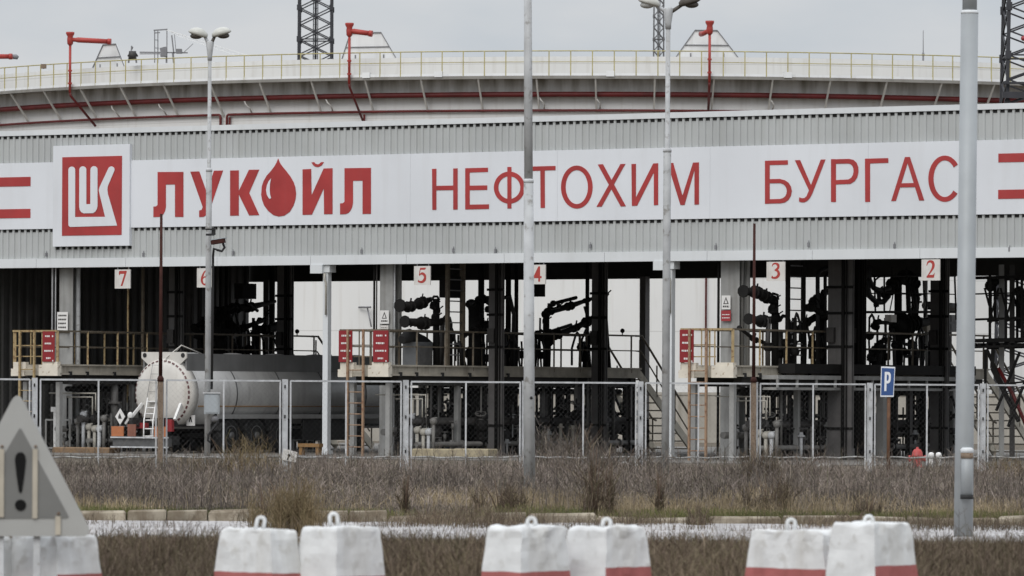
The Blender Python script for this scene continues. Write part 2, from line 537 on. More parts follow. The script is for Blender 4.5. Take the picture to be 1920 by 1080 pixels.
KY = 83.0      # the kerb line
structure('road', MB().box(-60, 60, 73.6, KY, -0.10, 0.012), M['road'])
km = MB()
x = -26.0
while x < 26:
    L = random.choice([0.6, 0.62, 0.64, 0.65, 0.78]) if x < -2 else random.uniform(.45, 1.25)
    dz, dy, tl = random.uniform(-.035, .015), random.uniform(-.04, .04), random.uniform(-.03, .03)
    x1 = x + L - random.uniform(0.006, 0.03)
    y0, y1 = KY + dy, KY + 0.16 + dy
    zt = 0.165 + dz - (0.0 if x < -2 else random.choice([0, .015, .03, .05]))
    c = random.uniform(0.012, 0.045)
    km.hexa([(x, y0, -.1), (x1, y0, -.1), (x1, y1, -.1), (x, y1, -.1), (x + .005, y0, zt - c), (x1 - .005, y0, zt - c + tl), (x1 - .005, y1, zt - c + tl), (x + .005, y1, zt - c)])
    km.hexa([(x + .005, y0 + .002, zt - c), (x1 - .005, y0 + .002, zt - c + tl), (x1 - .005, y1, zt - c + tl), (x + .005, y1, zt - c),
             (x + c, y0 + c, zt), (x1 - c, y0 + c, zt + tl), (x1 - c, y1 - .01, zt + tl), (x + c, y1 - .01, zt)])
    x += L
structure('kerb', km, M['kerb'])
sm = MB().sbox(-14, 46, -6.5, 30, 0.02, SLAB)
structure('pavement', sm, M['slab'])

# ------------------------------------------------------------------ canopy building
Z_SILL0, Z_SILL1 = 5.60, 5.86
Z_B0, Z_B1 = 6.72, 8.64          # printed banner
Z_TOP, Z_COPE = 9.43, 9.58
FS0, FS1, DEPTH = -5.0, 42.0, 14.4
can = thing('loading_canopy', 'long grey corrugated canopy over the truck loading bays', 'canopy', S(0, 0, 0))
PITCH = 0.2142


def cladding(z0, z1):
    m = MB()
    n = int((FS1 - FS0) / PITCH)
    prof = []
    for i in range(n):
        s0 = FS0 + i * PITCH
        prof += [(s0, 0.0), (s0 + 0.115, 0.0), (s0 + 0.133, -0.036), (s0 + 0.196, -0.036)]
    vs = [S(s, w, z) for s, w in prof for z in (z0, z1)]
    fs = [(2 * i, 2 * i + 2, 2 * i + 3, 2 * i + 1) for i in range(len(prof) - 1)]
    return m.add(vs, fs)


def shade_strips(z0, z1, sa=FS0, sb=FS1):
    return MB().sbox(sa + .01, sb - .01, -0.012, -0.001, z0, z1)      # dark strip added as recess shade, seen only in the troughs of the sheet


part('upper_cladding', cladding(Z_B1 - .3, Z_TOP + .02), M['clad'], can)
part('lower_cladding', cladding(Z_SILL1 - .05, Z_B0 + .3), M['clad'], can)
part('coping', MB().sbox(FS0, FS1, -0.075, 0.35, Z_TOP, Z_COPE), M['clad_trim'], can)
part('shade_strip', shade_strips(Z_TOP - .085, Z_TOP - .002), M['trough_shade'], can)
LS0, _ = on_w(102, 300, -.1)
LS1, _ = on_w(245.5, 300, -.1)
Z_L0 = on_w(172, 461.5, -.1)[1]
Z_L1 = on_w(172, 272, -.1)[1]
part('shade_strip', shade_strips(Z_B0 - .085, Z_B0 - .002, LS1), M['trough_shade'], can)
part('shade_strip', shade_strips(Z_B0 - .085, Z_B0 - .002, FS0, LS0), M['trough_shade'], can)
part('shade_strip', shade_strips(Z_L0 - .085, Z_L0 - .002, LS0, LS1), M['trough_shade'], can)
sill = MB()
s = FS0
while s < FS1:
    sill.sbox(s, s + 3.19, -0.085, 0.22, Z_SILL0, Z_SILL1)
    s += 3.2
part('sill_flashing', sill, M['clad_trim'], can)
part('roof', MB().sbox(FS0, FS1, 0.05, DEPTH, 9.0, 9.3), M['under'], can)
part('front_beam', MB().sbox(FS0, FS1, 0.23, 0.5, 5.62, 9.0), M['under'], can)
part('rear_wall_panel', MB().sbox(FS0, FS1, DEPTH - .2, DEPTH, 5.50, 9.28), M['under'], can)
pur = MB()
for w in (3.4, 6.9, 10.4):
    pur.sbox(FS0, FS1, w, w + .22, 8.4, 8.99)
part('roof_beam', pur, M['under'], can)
# dark side wall of the closed bay at the left end
sw = MB()
SWS = on_w(-60, 700, 0)[0]
prof = []
w = 0.6
while w < DEPTH - .3:
    prof += [(w, 0), (w + .16, 0), (w + .2, .06), (w + .36, .06)]
    w += .4
vs = [S(SWS + ds, w_, z) for w_, ds in prof for z in (SLAB, 8.98)]
sw.add(vs, [(2 * i, 2 * i + 1, 2 * i + 3, 2 * i + 2) for i in range(len(prof) - 1)])
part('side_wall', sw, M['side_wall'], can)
bw = MB()
BW1 = on_w(385, 700, DEPTH - .3)[0]
prof = []
s = SWS
while s < BW1:
    prof += [(s, 0), (s + .16, 0), (s + .2, -.06), (s + .36, -.06)]
    s += .4
vs = [S(s_, DEPTH - .3 + dw, z) for s_, dw in prof for z in (SLAB, 5.5)]
bw.add(vs, [(2 * i, 2 * i + 2, 2 * i + 3, 2 * i + 1) for i in range(len(prof) - 1)])
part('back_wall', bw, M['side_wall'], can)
# white front posts with their bracket boxes, thin rear posts
for px, ptop in ((612.5, 516), (1257, 516)):
    s, _ = on_w(px, 700, 0.1)
    m = MB().sbox(s - .085, s + .085, .02, .19, SLAB, 5.6)
    p = part('front_post', m, M['clad_trim'], can)
    part('collar', MB().sbox(s - .13, s + .13, -.02, .24, SLAB, SLAB + .12), M['clad_trim'], p)
    b = MB().sbox(s - .42, s - .02, -.13, .3, 5.36, 5.598)
    b.sbox(s - .02, s + .16, -.02, .3, 5.39, 5.598)
    part('bracket_box', b, M['clad_trim'], can)
    part('down_pipe', MB().tube([S(s + .02, -.06, 5.36), S(s + .02, -.06, 5.2), S(s + .05, -.03, 5.1), S(s + .05, -.03, 4.2)], .03), M['light_pipe'], can)
for px in (505, 1211):
    s, _ = on_w(px, 600, 13.9)
    part('rear_post', MB().sbox(s - .1, s + .1, 13.7, 13.95, SLAB, 5.55), M['col_dark'], can)

# small fixings on the lower cladding
for px, py in ((87, 478), (269, 478), (437, 475), (678, 472), (850, 470), (929, 471), (1107, 462), (1342, 464), (1516, 459), (1677, 462), (1893, 468)):
    s, z = on_w(px, py, -.05)
    m = MB().sbox(s - .02, s + .03, -.09, -.03, z - .05, z + .06)
    m.cyl(S(s + .01, -.06, z + .05), S(s + .01, -.06, z + .12), .012, n=6)
    part('bracket', m, M['grey_line'], can)

# ------------------------------------------------------------------ signs on the facade
ban = thing('banner_sign', 'long white banner with red company lettering across the canopy front', 'sign', S(0, -.08, Z_B0))
BW0 = -.085
part('panel', MB().sbox(FS0 + .01, LS0 + .02, BW0, -.037, Z_B0, Z_B1), M['banner'], ban)
s = LS1 - .02
k = 0
pan = MB()
while s < FS1:
    e = min(s + 4.78, FS1 - .01)
    pan.sbox(s, e - .004, BW0, -.037, Z_B0, Z_B1)
    s = e
    if e >= FS1 - .02: break
part('panel', pan, M['banner'], ban)


class Letter:
    """flat cut letter on a plane w = const, traced in crop pixels"""
    def __init__(self, ox, oy, sc, w):
        self.ox, self.oy, self.sc, self.w = ox, oy, sc, w
        self.m, self.k = MB(), 0

    def P(self, p, w):
        return pw(self.ox + p[0] / self.sc, self.oy + p[1] / self.sc, w)

    def poly(self, pts):
        w = self.w - .012 - self.k * .002
        self.k += 1
        q = [self.P(p, w) for p in pts]
        self.m.prism(q, N * (.010 + self.k * .002 - .002))
        return self

    def rect(self, x0, y0, x1, y1):
        return self.poly([(x0, y0), (x1, y0), (x1, y1), (x0, y1)])

    def ring(self, outer, inner):
        w = self.w - .012 - self.k * .002
        self.k += 1
        n = len(outer)
        vs = [self.P(p, w) for p in outer] + [self.P(p, w) for p in inner]
        closed = getattr(self, 'closed', True)
        fs = [(i, (i + 1) % n, n + (i + 1) % n, n + i) for i in range(n if closed else n - 1)]
        b = len(vs)
        vs += [v + N * .012 for v in vs]
        fs += [(i, b + i, b + (i + 1) % n, (i + 1) % n) for i in range(n if closed else n - 1)]
        fs += [(n + i, n + (i + 1) % n, b + n + (i + 1) % n, b + n + i) for i in range(n if closed else n - 1)]
        self.m.add(vs, fs)
        return self

    def ell(self, cx, cy, rx, ry, ix, iy, a0=None, a1=None):
        n = 40
        if a0 is None:
            ang = [2 * math.pi * i / n for i in range(n)]
            self.closed = True
        else:
            ang = [math.radians(a0 + (a1 - a0) * i / n) for i in range(n + 1)]
            self.closed = False
        return self.ring([(cx + rx * math.cos(t), cy + ry * math.sin(t)) for t in ang], [(cx + ix * math.cos(t), cy + iy * math.sin(t)) for t in ang])

    def done(self, name='letter', parent=None, mat=None):
        return part(name, self.m, mat or M['red_letter'], parent)


C1 = (90, 260, 6, BW0)
C2 = (400, 270, 6, BW0)
C3 = (780, 260, 6, BW0)
C4 = (1100, 250, 6, BW0)
C5 = (1400, 240, 6, BW0)
C6 = (1600, 240, 6, BW0)
PX = (0, 0, 1, BW0)
Letter(*C1).poly([(1232, 375), (1522, 373), (1522, 880), (1428, 880), (1428, 515), (1325, 516), (1325, 770), (1316, 812), (1298, 848), (1275, 872), (1248, 880), (1185, 882), (1185, 764), (1215, 762), (1232, 745)]).done('letter', ban)
Letter(*PX).poly([(356.7, 321.8), (373.4, 321.3), (387.5, 361), (401, 320), (418, 319.6), (394.5, 389), (389, 401), (382, 406.5), (373.3, 407), (373.3, 394.5), (378, 393.5), (380, 388)]).done('letter', ban)
Letter(*C2).poly([(188, 298), (285, 296), (285, 528), (400, 290), (515, 288), (402, 550), (515, 800), (402, 803), (285, 566), (285, 805), (188, 807)]).done('letter', ban)
drop_o = [(728, 163), (712, 205), (690, 245), (650, 300), (600, 355), (565, 415), (545, 475), (537, 570), (548, 630), (570, 690), (615, 752), (675, 800), (735, 817), (800, 805), (860, 762), (903, 690), (924, 620), (930, 560), (922, 490), (905, 435), (870, 372), (820, 305), (780, 258), (750, 215)]
Letter(*C2).poly(drop_o).done('drop', ban)
hl = Letter(400, 270, 6, BW0 - .014)
hl.poly([(648, 388), (622, 418), (603, 460), (593, 515), (600, 565), (615, 597), (633, 618), (648, 608), (638, 570), (633, 520), (636, 450)]).done('highlight', ban, M['banner'])
Letter(*C2).poly([(1003, 285), (1100, 280), (1104, 578), (1240, 275), (1340, 272), (1340, 788), (1245, 790), (1242, 500), (1108, 795), (1003, 797)]).done('letter', ban)
Letter(*C2).poly([(1103, 207), (1132, 203), (1150, 222), (1172, 229), (1192, 222), (1212, 203), (1242, 203), (1222, 236), (1196, 254), (1170, 260), (1143, 254), (1122, 238)]).done('letter', ban)
Letter(*C2).poly([(1475, 272), (1772, 268), (1772, 785), (1678, 787), (1678, 412), (1570, 414), (1570, 660), (1562, 705), (1545, 745), (1520, 775), (1490, 788), (1425, 792), (1425, 668), (1455, 666), (1475, 650)]).done('letter', ban)

Letter(*C3).poly([(180, 340), (228, 338), (228, 530), (418, 527), (418, 335), (467, 333), (467, 796), (418, 798), (418, 578), (228, 581), (228, 800), (183, 801)]).done('letter', ban)
Letter(*C3).poly([(553, 332), (808, 326), (808, 374), (603, 381), (603, 528), (800, 525), (800, 576), (603, 580), (603, 742), (820, 738), (820, 790), (553, 797)]).done('letter', ban)
L = Letter(*C3)
L.ell(1049, 550, 174, 180, 124, 128)
L.rect(1027, 318, 1072, 785).done('letter', ban)
Letter(*C3).poly([(1270, 314), (1568, 306), (1568, 354), (1447, 358), (1449, 778), (1401, 779), (1398, 360), (1270, 363)]).done('letter', ban)
L = Letter(*PX)
L.ell(1081.3, 350.7, 29.6, 40.4, 21, 31.8).done('letter', ban)
L = Letter(*C4)
L.poly([(124, 350), (182, 347), (440, 820), (383, 823)])
L.poly([(380, 345), (434, 343), (168, 824), (110, 826)]).done('letter', ban)
Letter(*C4).poly([(503, 345), (553, 343), (553, 722), (748, 339), (803, 336), (803, 806), (755, 808), (755, 440), (566, 814), (508, 816)]).done('letter', ban)
Letter(*C4).poly([(890, 336), (972, 332), (1077, 702), (1196, 329), (1262, 326), (1262, 800), (1212, 802), (1212, 410), (1100, 806), (1054, 807), (938, 430), (940, 806), (890, 808)]).done('letter', ban)
L = Letter(*C5)
L.poly([(205, 368), (462, 362), (462, 412), (258, 417), (258, 851), (205, 853)])
L.closed = False
L.ring([(258, 575), (370, 572), (430, 588), (470, 615), (495, 655), (507, 710), (495, 765), (470, 808), (430, 836), (380, 847), (258, 850)],
       [(258, 622), (375, 620), (410, 632), (432, 652), (446, 678), (452, 710), (446, 742), (432, 768), (408, 788), (375, 797), (258, 801)]).done('letter', ban)
L = Letter(*C5)
L.poly([(541, 362), (600, 360), (728, 655), (700, 700)])
L.poly([(833, 355), (885, 353), (738, 735), (712, 785), (685, 815), (650, 836), (610, 836), (588, 826), (590, 780), (620, 790), (648, 788), (672, 768), (698, 705)]).done('letter', ban)
L = Letter(*C5)
L.rect(948, 350, 1003, 832)
L.closed = False
L.ring([(1003, 351), (1150, 347), (1200, 358), (1235, 390), (1254, 440), (1256, 495), (1242, 555), (1212, 600), (1165, 628), (1003, 635)],
       [(1003, 402), (1140, 399), (1168, 406), (1188, 425), (1200, 455), (1202, 493), (1194, 530), (1175, 560), (1145, 578), (1003, 586)]).done('letter', ban)
Letter(*C5).poly([(1330, 345), (1592, 338), (1592, 391), (1387, 399), (1387, 830), (1332, 832)]).done('letter', ban)
L = Letter(*C6)
L.poly([(580, 326), (632, 325), (610, 392), (478, 820), (425, 822)])
L.poly([(612, 325), (634, 325), (796, 814), (740, 816), (606, 385)])
L.poly([(525, 622), (690, 618), (705, 664), (510, 668)]).done('letter', ban)
L = Letter(*C6)
L.ell(1028, 570, 185, 260, 127, 206, 40, 322).done('letter', ban)
# red stripes that frame the text
for x0, x1, y0, y1, yb0, yb1 in ((1872, 2080, 288, 304.5, 283, 300), (1872, 2080, 356, 373, 351, 368), (-190, 57.5, 334.5, 352, 331.5, 349), (-190, 57.5, 394.5, 411.5, 391.5, 408.5)):
    L = Letter(*PX)
    ref = x0 if x0 > 0 else x1
    z0 = on_w(ref, y0 if x0 > 0 else yb0, BW0)[1]
    z1 = on_w(ref, y1 if x0 > 0 else yb1, BW0)[1]
    sa, sb = on_w(x0, 340, BW0)[0], on_w(x1, 340, BW0)[0]
    part('stripe', MB().sbox(max(sa, FS0 + .1), sb, BW0 - .012, BW0 - .001, min(z0, z1), max(z0, z1)), M['red_letter'], ban)

logo = thing('logo_sign', 'square white sign with a red emblem left of the banner lettering', 'sign', S((LS0 + LS1) / 2, -.1, Z_L0))
LW = -.16
part('panel', MB().sbox(LS0, LS1, LW, -.038, Z_L0, Z_L1), M['banner'], logo)
qa = on_w(116.5, 442, LW); qb = on_w(229, 292, LW)
zt = (on_w(116.5, 295, LW)[1] + qb[1]) / 2
part('red_square', MB().sbox(qa[0], qb[0], LW - .012, LW - .001, qa[1], zt), M['red_letter'], logo)
CL = (90, 260, 6, LW - .013)


def arc(cx, cy, r, a0, a1, n=8, ry=None):
    return [(cx + r * math.cos(math.radians(a0 + (a1 - a0) * i / n)), cy + (ry or r) * math.sin(math.radians(a0 + (a1 - a0) * i / n))) for i in range(n + 1)]


Letter(*CL).poly(arc(267, 352, 38, 180, 360) + [(304, 882), (642, 879), (578, 615), (571, 580), (580, 545)] +
                 arc(712, 348, 36, 205, 375, 8) + [(672, 535), (667, 575), (674, 625), (776, 978), (250, 993), (236, 985), (229, 968)]).done('emblem', logo, M['banner'])
Letter(*CL).poly(arc(391, 350, 39, 180, 360) + [(430, 737), (476, 736), (477, 350)] + arc(517, 348, 39, 180, 360) +
                 [(556, 760), (548, 795), (530, 822), (505, 838), (400, 840), (373, 826), (357, 800), (351, 765)]).done('emblem', logo, M['banner'])

# ------------------------------------------------------------------ bay number boards
DIG = {
    '7': [([(.10, .88), (.16, 1.0), (.95, 1.0), (.95, .90), (.50, .0), (.30, .0), (.70, .80), (.28, .80), (.14, .70)], 'p')],
    '5': [([(.30, .98), (.92, .98), (.80, .84), (.34, .84)], 'p'), ([(.33, .96), (.22, .52), (.30, .46)], (.07, .07, .03), 'r'), ([(.24, .52), (.50, .60), (.78, .46), (.78, .22), (.52, .05), (.20, .06), (.12, .14)], (.05, .16, .22, .24, .16, .10, .16), 'r')],
    '3': [([(.16, .78), (.26, .93), (.50, .97), (.72, .86), (.70, .68), (.42, .54)], (.05, .10, .12, .22, .20, .06), 'r'), ([(.40, .55), (.68, .48), (.78, .28), (.62, .09), (.30, .04), (.14, .12)], (.06, .18, .24, .18, .12, .17), 'r')],
    '2': [([(.14, .72), (.24, .90), (.46, .97), (.70, .88), (.74, .68), (.56, .42), (.22, .10)], (.05, .12, .14, .22, .24, .14, .06), 'r'), ([(.14, .0), (.14, .08), (.26, .17), (.72, .17), (.88, .30), (.80, .0)], 'p')],
    '6': [([(.80, .98), (.50, .84), (.26, .52), (.22, .26), (.40, .05), (.66, .06), (.80, .28), (.66, .50), (.44, .50), (.32, .38)], (.03, .12, .22, .24, .12, .12, .22, .14, .08, .04), 'r')],
    '4': [([(.56, .98), (.76, .98), (.76, .36), (.92, .36), (.92, .22), (.76, .22), (.76, .0), (.56, .0), (.56, .22), (.06, .22), (.06, .34)], 'p')],
}
LBL = {'7': 'first number board under the canopy edge reading 7', '6': 'number board reading 6 half behind the street lamp pole', '5': 'number board reading 5 beside the white canopy post',
       '4': 'number board reading 4 half behind the tall middle pole', '3': 'number board reading 3 beside the rusty mast', '2': 'number board reading 2 next to the thick grey pole'}
for ch, x0, x1, y0, y1 in (('7', 215.5, 244.5, 505.5, 541), ('6', 369.5, 398, 503, 539), ('5', 776.5, 807, 499, 534.5), ('4', 994, 1023, 496.5, 533), ('3', 1437.5, 1472, 491, 527), ('2', 1728, 1762.5, 486.5, 526)):
    sa, zb = on_w(x0, y1, -.1)
    sb, _ = on_w(x1, y1, -.1)
    za = min(on_w(x0, y0, -.1)[1], Z_SILL0 - .005)
    t = thing('number_board', LBL[ch], 'number sign', S((sa + sb) / 2, -.1, zb), 'bay number boards under the canopy')
    part('board', MB().sbox(sa, sb, -.11, -.075, zb, za), M['board_white'], t)
    dm = MB()
    W, H = sb - sa, za - zb
    k = 0
    for it in DIG[ch]:
        polys = [it[0]] if it[-1] == 'p' else ribbon(it[0], it[1])
        for pl in polys:
            ex = .006 + .002 * k
            q = [S(sa + W * (.2 + .6 * a), -.112 - .002 * k, zb + H * (.13 + .8 * b)) for a, b in pl]
            dm.prism(q, N * .004)
            k += 1
    part('digit', dm, M['digit_red'], t)
    hg = MB()
    for s in (sa + .08, sb - .08):
        hg.cyl(S(s, -.07, za - .06), S(s, -.07, 5.6), .012, n=6)
    part('hanger', hg, M['grey_line'], t)

# ------------------------------------------------------------------ storage tank behind
R = 38.4
D0 = 244.0
TC = V((0.0227 * (D0 + R), D0 + R, 0.0))
tank = thing('storage_tank', 'huge white cylindrical oil tank behind the loading canopy', 'storage tank', TC)


def tp(phi, r, z):      # phi = 0 faces the camera, positive to the right
    return V((TC.x + r * math.sin(phi), TC.y - r * math.cos(phi), z))


def band(r0, z0, r1, z1, n=160, a0=-math.pi, a1=math.pi, m=None):
    m = m or MB()
    vs, fs = [], []
    for i in range(n + 1):
        p = a0 + (a1 - a0) * i / n
        vs += [tp(p, r0, z0), tp(p, r1, z1)]
    fs = [(2 * i, 2 * i + 2, 2 * i + 3, 2 * i + 1) for i in range(n)]
    return m.add(vs, fs, True)


ZW, ZR, ZS = 16.55, 17.68, 17.50
RW = R + 1.25
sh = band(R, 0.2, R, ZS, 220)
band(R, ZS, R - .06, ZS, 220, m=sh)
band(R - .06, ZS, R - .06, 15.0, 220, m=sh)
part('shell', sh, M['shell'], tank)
part('roof', band(R - .07, 15.0, 0.01, 15.6, 96), M['tank_floor'], tank)
wk = band(R + .01, ZW, RW, ZW, 200)
band(RW, ZW, RW, ZW - .14, 200, m=wk)
band(RW, ZW - .14, RW - .1, ZW - .14, 200, m=wk)
band(RW - .1, ZW - .05, R + .01, ZW - .05, 200, m=wk)
part('walkway', wk, M['tank_floor'], tank)
A = math.radians(66)


def ringtube(r, z, rad, a0=-A, a1=A, n=110, dz=lambda p: 0):
    return MB().tube([tp(a0 + (a1 - a0) * i / n, r, z + dz(a0 + (a1 - a0) * i / n)) for i in range(n + 1)], rad, 6)


rl = ringtube(RW - .05, ZR, .028)
part('top_rail', rl, M['rail_yellow'], tank)
part('mid_rail', ringtube(RW - .05, ZR - .5, .02), M['rail_yellow'], tank)
part('toe_board', band(RW - .03, ZW + .0, RW - .03, ZW + .12, 120, -A, A), M['foam_plate'], tank)
dph = 0.0251
for i in range(-46, 42):
    p = i * dph + .004
    part('railing_post', MB().bar(tp(p, RW - .05, ZW), tp(p, RW - .05, ZR), .05, .05), M['rail_yellow'], tank)
dbr = 0.0683
for i in range(-18, 17):
    p = i * dbr + .0005
    part('brace', MB().bar(tp(p, RW - .06, ZW - .1), tp(p, R + .02, 14.95), .075, .075), M['tank_brace'], tank)
part('ring_pipe', ringtube(R + .42, 15.74, .135, n=140), M['red_pipe'], tank)
pw1 = ab(413, 207)[0]


def phi_at(px, py, r):
    """angle on the visible side of a tank circle for a picture position"""
    a, b = ab(px, py)
    c = V((0, 0))
    dx, dy = a, 1.0
    ex, ey = -TC.x, -TC.y
    A_, B_, C_ = dx * dx + dy * dy, 2 * (dx * ex + dy * ey), ex * ex + ey * ey - r * r
    k = (-B_ - math.sqrt(max(0, B_ * B_ - 4 * A_ * C_))) / (2 * A_)
    return math.atan2(a * k - TC.x, -(k - TC.y))


pa, pb = phi_at(411, 215, R + .15), phi_at(428, 215, R + .15)
zp = 15.02
pts = [tp(-A + (pa + A) * i / 50, R + .15, zp) for i in range(51)]
pts += [tp(pa + .0015, R + .15, zp - .05), tp(pa + .002, R + .15, zp - .12), tp(pa + .002, R + .15, zp - 2.5)]
part('spray_pipe', MB().tube(pts, .062, 6), M['red_pipe'], tank)
pts = [tp(pb - .002, R + .15, zp - 2.5), tp(pb - .002, R + .15, zp - .12), tp(pb - .0015, R + .15, zp - .05)]
pts += [tp(pb + (A - pb) * i / 60, R + .15, zp) for i in range(61)]
part('spray_pipe', MB().tube(pts, .062, 6), M['red_pipe'], tank)
pts = [tp(phi_at(x, 235, R + .15), R + .15, 14.4) for x in (300, 320, 340, 360, 373)]
part('spray_pipe', MB().tube(pts, .04, 6), M['red_pipe'], tank)
# nozzles and clamps of the spray pipes
for px, py in ((212, 203), (300, 195), (460, 185), (612, 187), (1010, 183), (1115, 190), (1440, 190)):
    p = phi_at(px, py, R + .3)
    m = MB().tube([tp(p, R + .42, 15.66), tp(p + .004, R + .5, 15.45), tp(p + .007, R + .38, 15.3), tp(p + .006, R + .1, 15.1)], .035, 6)
    part('spray_nozzle', m, M['tank_brace'], tank)
# thin seams seen through the canopy: vertical red risers on the shell
for px in (427, 680, 1324):
    p = phi_at(px, 560, R + .2)
    part('riser_pipe', MB().cyl(tp(p, R + .12, 8.5 if px != 1324 else 3.2), tp(p, R + .12, 14.9), .05, n=6), M['red_pipe'], tank)
p = phi_at(689, 590, R + .2)
m = MB().tube([tp(p - .012, R + .12, 6.0), tp(p + .006, R + .4, 6.0)], .05, 6)
m.tube([tp(p, R + .2, 5.95), tp(p + .008, R + .5, 5.1)], .04, 6)
part('drain_arm', m, M['grey_line'], tank)

# foam deflector plates standing on the rim
for px0, px1, pt0, pt1, yt, lab in ((640, 746, 657, 715, 53, 'middle white foam shield on the tank rim behind a short red monitor'), (1264, 1388, 1303, 1345, 51, 'white foam shield on the tank rim behind the upright red monitor'),
                                    (172, 236, 194, 218, 70, 'small narrow foam shield on the tank rim behind the long red monitor arm')):
    r = R - .5
    zt = {53: 18.72, 51: 18.75, 70: 18.62}[yt]
    pB0, pB1 = phi_at(px0, 95, r), phi_at(px1, 95, r)
    pT0, pT1 = phi_at(pt0, yt, r), phi_at(pt1, yt, r)
    t = thing('foam_shield', lab, 'foam shield', tp((pB0 + pB1) / 2, r, 16.5), 'foam shields on the tank rim')
    poly = [tp(pB0, r, 17.4), tp(pB1, r, 17.4), tp(pT1, r, zt), tp(pT0, r, zt)]
    dirn = V((math.sin(pB0), -math.cos(pB0), 0))
    part('plate', MB().prism(poly, dirn * -.03), M['foam_plate'], t)
    m = MB()
    e = [q + dirn * .03 for q in poly]
    m.bar(e[1], e[2], .035).bar(e[2], e[3], .05).bar(e[3], e[0], .035)
    mm = [(e[0] + e[3]) / 2, (e[1] + e[2]) / 2]
    m.bar(mm[0], mm[1], .04)
    part('frame', m, M['grey_line'], t)
    m = MB()
    for f_ in (.25, .75):
        b0 = poly[0].lerp(poly[1], f_)
        m.bar(b0 - UP * .9, b0 + UP * .3, .06)
    part('stanchion', m, M['grey_line'], t)

# red fire monitors: riser, funnel head, barrel and the feed that slants back under the walkway


def monitor(px, ytop, ybase, barrel, lab, feed):
    r = RW + .16
    p = phi_at(px, 100, r)
    d = tp(p, r, 0).y
    zt = at(px, ytop, d).z
    t = thing('fire_monitor', lab, 'fire monitor', tp(p, r, ZW), 'red fire monitors on the tank walkway')
    zh = zt - .62
    part('riser', MB().cyl(tp(p, r, ZW - .3), tp(p, r, zh), .062, n=8), M['monitor_red'], t)
    part('head', MB().lathe(tp(p, r, zh - .02), [(.07, 0), (.14, .08), (.15, .3), (.13, .42), (.20, .55), (.20, .64), (.12, .64)], 12), M['monitor_red'], t)
    fl = MB()
    for z in (ZW + .75, ZW + .15):
        fl.lathe(tp(p, r, z), [(.1, -.04), (.1, .04)], 10, smooth=False)
    part('flange', fl, M['monitor_red'], t)
    if barrel:
        q = at(barrel[0], barrel[1], d - .2)
        st = tp(p, r, zh + .26)
        mid = st.lerp(q, .14)
        part('barrel', MB().tube([st, mid, st.lerp(q, .2), q], [.10, .10, .13, .12], 10), M['monitor_red'], t)
        part('nozzle', MB().tube([q - (q - st).normalized() * .08, q + (q - st).normalized() * .08], .15, 10), M['monitor_red'], t)
    else:
        c = tp(p, r, zh + .2)
        part('barrel', MB().tube([c, c + V((-.25, .5, -.12)), c + V((-.35, 1.2, -.1))], [.11, .11, .13], 10), M['monitor_red'], t)
    pf = phi_at(feed[0], feed[1], R + .2)
    part('feed_pipe', MB().tube([tp(p, r, ZW - .3), tp(p, r - .05, ZW - .45), tp(pf, R + .25, at(feed[0], feed[1], tp(pf, R + .2, 0).y).z)], .06, 6), M['red_pipe'], t)
    return t


monitor(131.5, 60, 150, (205, 78), 'red fire monitor with a long level barrel at the left of the tank', (181, 237))
monitor(655, 43, 140, (695, 63), 'red fire monitor with a short drooping barrel left of the middle pole', (681, 226))
monitor(1330.5, 39, 140, None, 'red fire monitor seen end on, right of the tall street lamp', (1328, 205))
# barrel of another one whose riser stands outside the picture
t = monitor(-66, 92, 150, (20, 106), 'red fire monitor barrel with a grey muzzle at the far left', (-40, 240))
e = at(24, 106.5, tp(phi_at(-66, 100, RW), RW, 0).y - .2)
part('muzzle', MB().tube([e, e + V((.16, 0, -.0)), e + V((.26, 0, -.06))], [.12, .13, .09], 10), M['grey_line'], t)

# roof equipment: gauge platform, rolling ladder, mast, small winch
r = R - 1.0
pgl, pgr = phi_at(292, 90, r), phi_at(400, 90, r)
dg = tp((pgl + pgr) / 2, r, 0).y


def gp(x, y, dd=0.0):
    return at(x, y, dg + dd)


g = thing('gauge_platform', 'spindly grey gauging platform on the tank roof', 'platform', gp(325, 112))
m = MB()
for x, dd in ((290, 0), (296, 1.2), (313, 0)):
    m.bar(gp(x, 58, dd), gp(x, 118, dd), .045)
m.bar(gp(288, 57), gp(314, 55), .06).bar(gp(289, 62), gp(300, 61), .05).bar(gp(290, 75), gp(296, 75, 1.2), .035).bar(gp(291, 90), gp(297, 90, 1.2), .035)
part('frame', m, M['grey_line'], g)
m = MB().bar(gp(262, 98), gp(352, 99), .06).bar(gp(262, 101), gp(300, 101), .04)
m.bar(gp(300, 93), gp(312, 90), .14).bar(gp(326, 101), gp(322, 66), .06).bar(gp(330, 97), gp(327, 64), .03).bar(gp(345, 98), gp(362, 82), .03)
m.bar(gp(312, 118), gp(312, 99), .07).bar(gp(326, 118), gp(324, 99), .09)
part('deck', m, M['grey_line'], g)
m = MB().box(*[c for ax in zip(gp(301, 106), gp(313, 92)) for c in ax][0:2], dg - .2, dg + .3, gp(300, 106).z, gp(300, 93).z)
q0, q1 = gp(330, 100), gp(341, 92)
m.box(q0.x, q1.x, dg - .2, dg + .3, q0.z, q1.z)
part('drive_unit', m, M['grey_line'], g)
lad = thing('rolling_ladder', 'pale sloping access ladder rising over the tank roof', 'ladder', gp(450, 105))
m = MB()
for dd in (0, .9):
    m.bar(gp(312, 56, dd), gp(470, 106, dd), .05).bar(gp(330, 66, dd), gp(440, 103, dd), .035)
part('stringer', m, M['foam_plate'], lad)
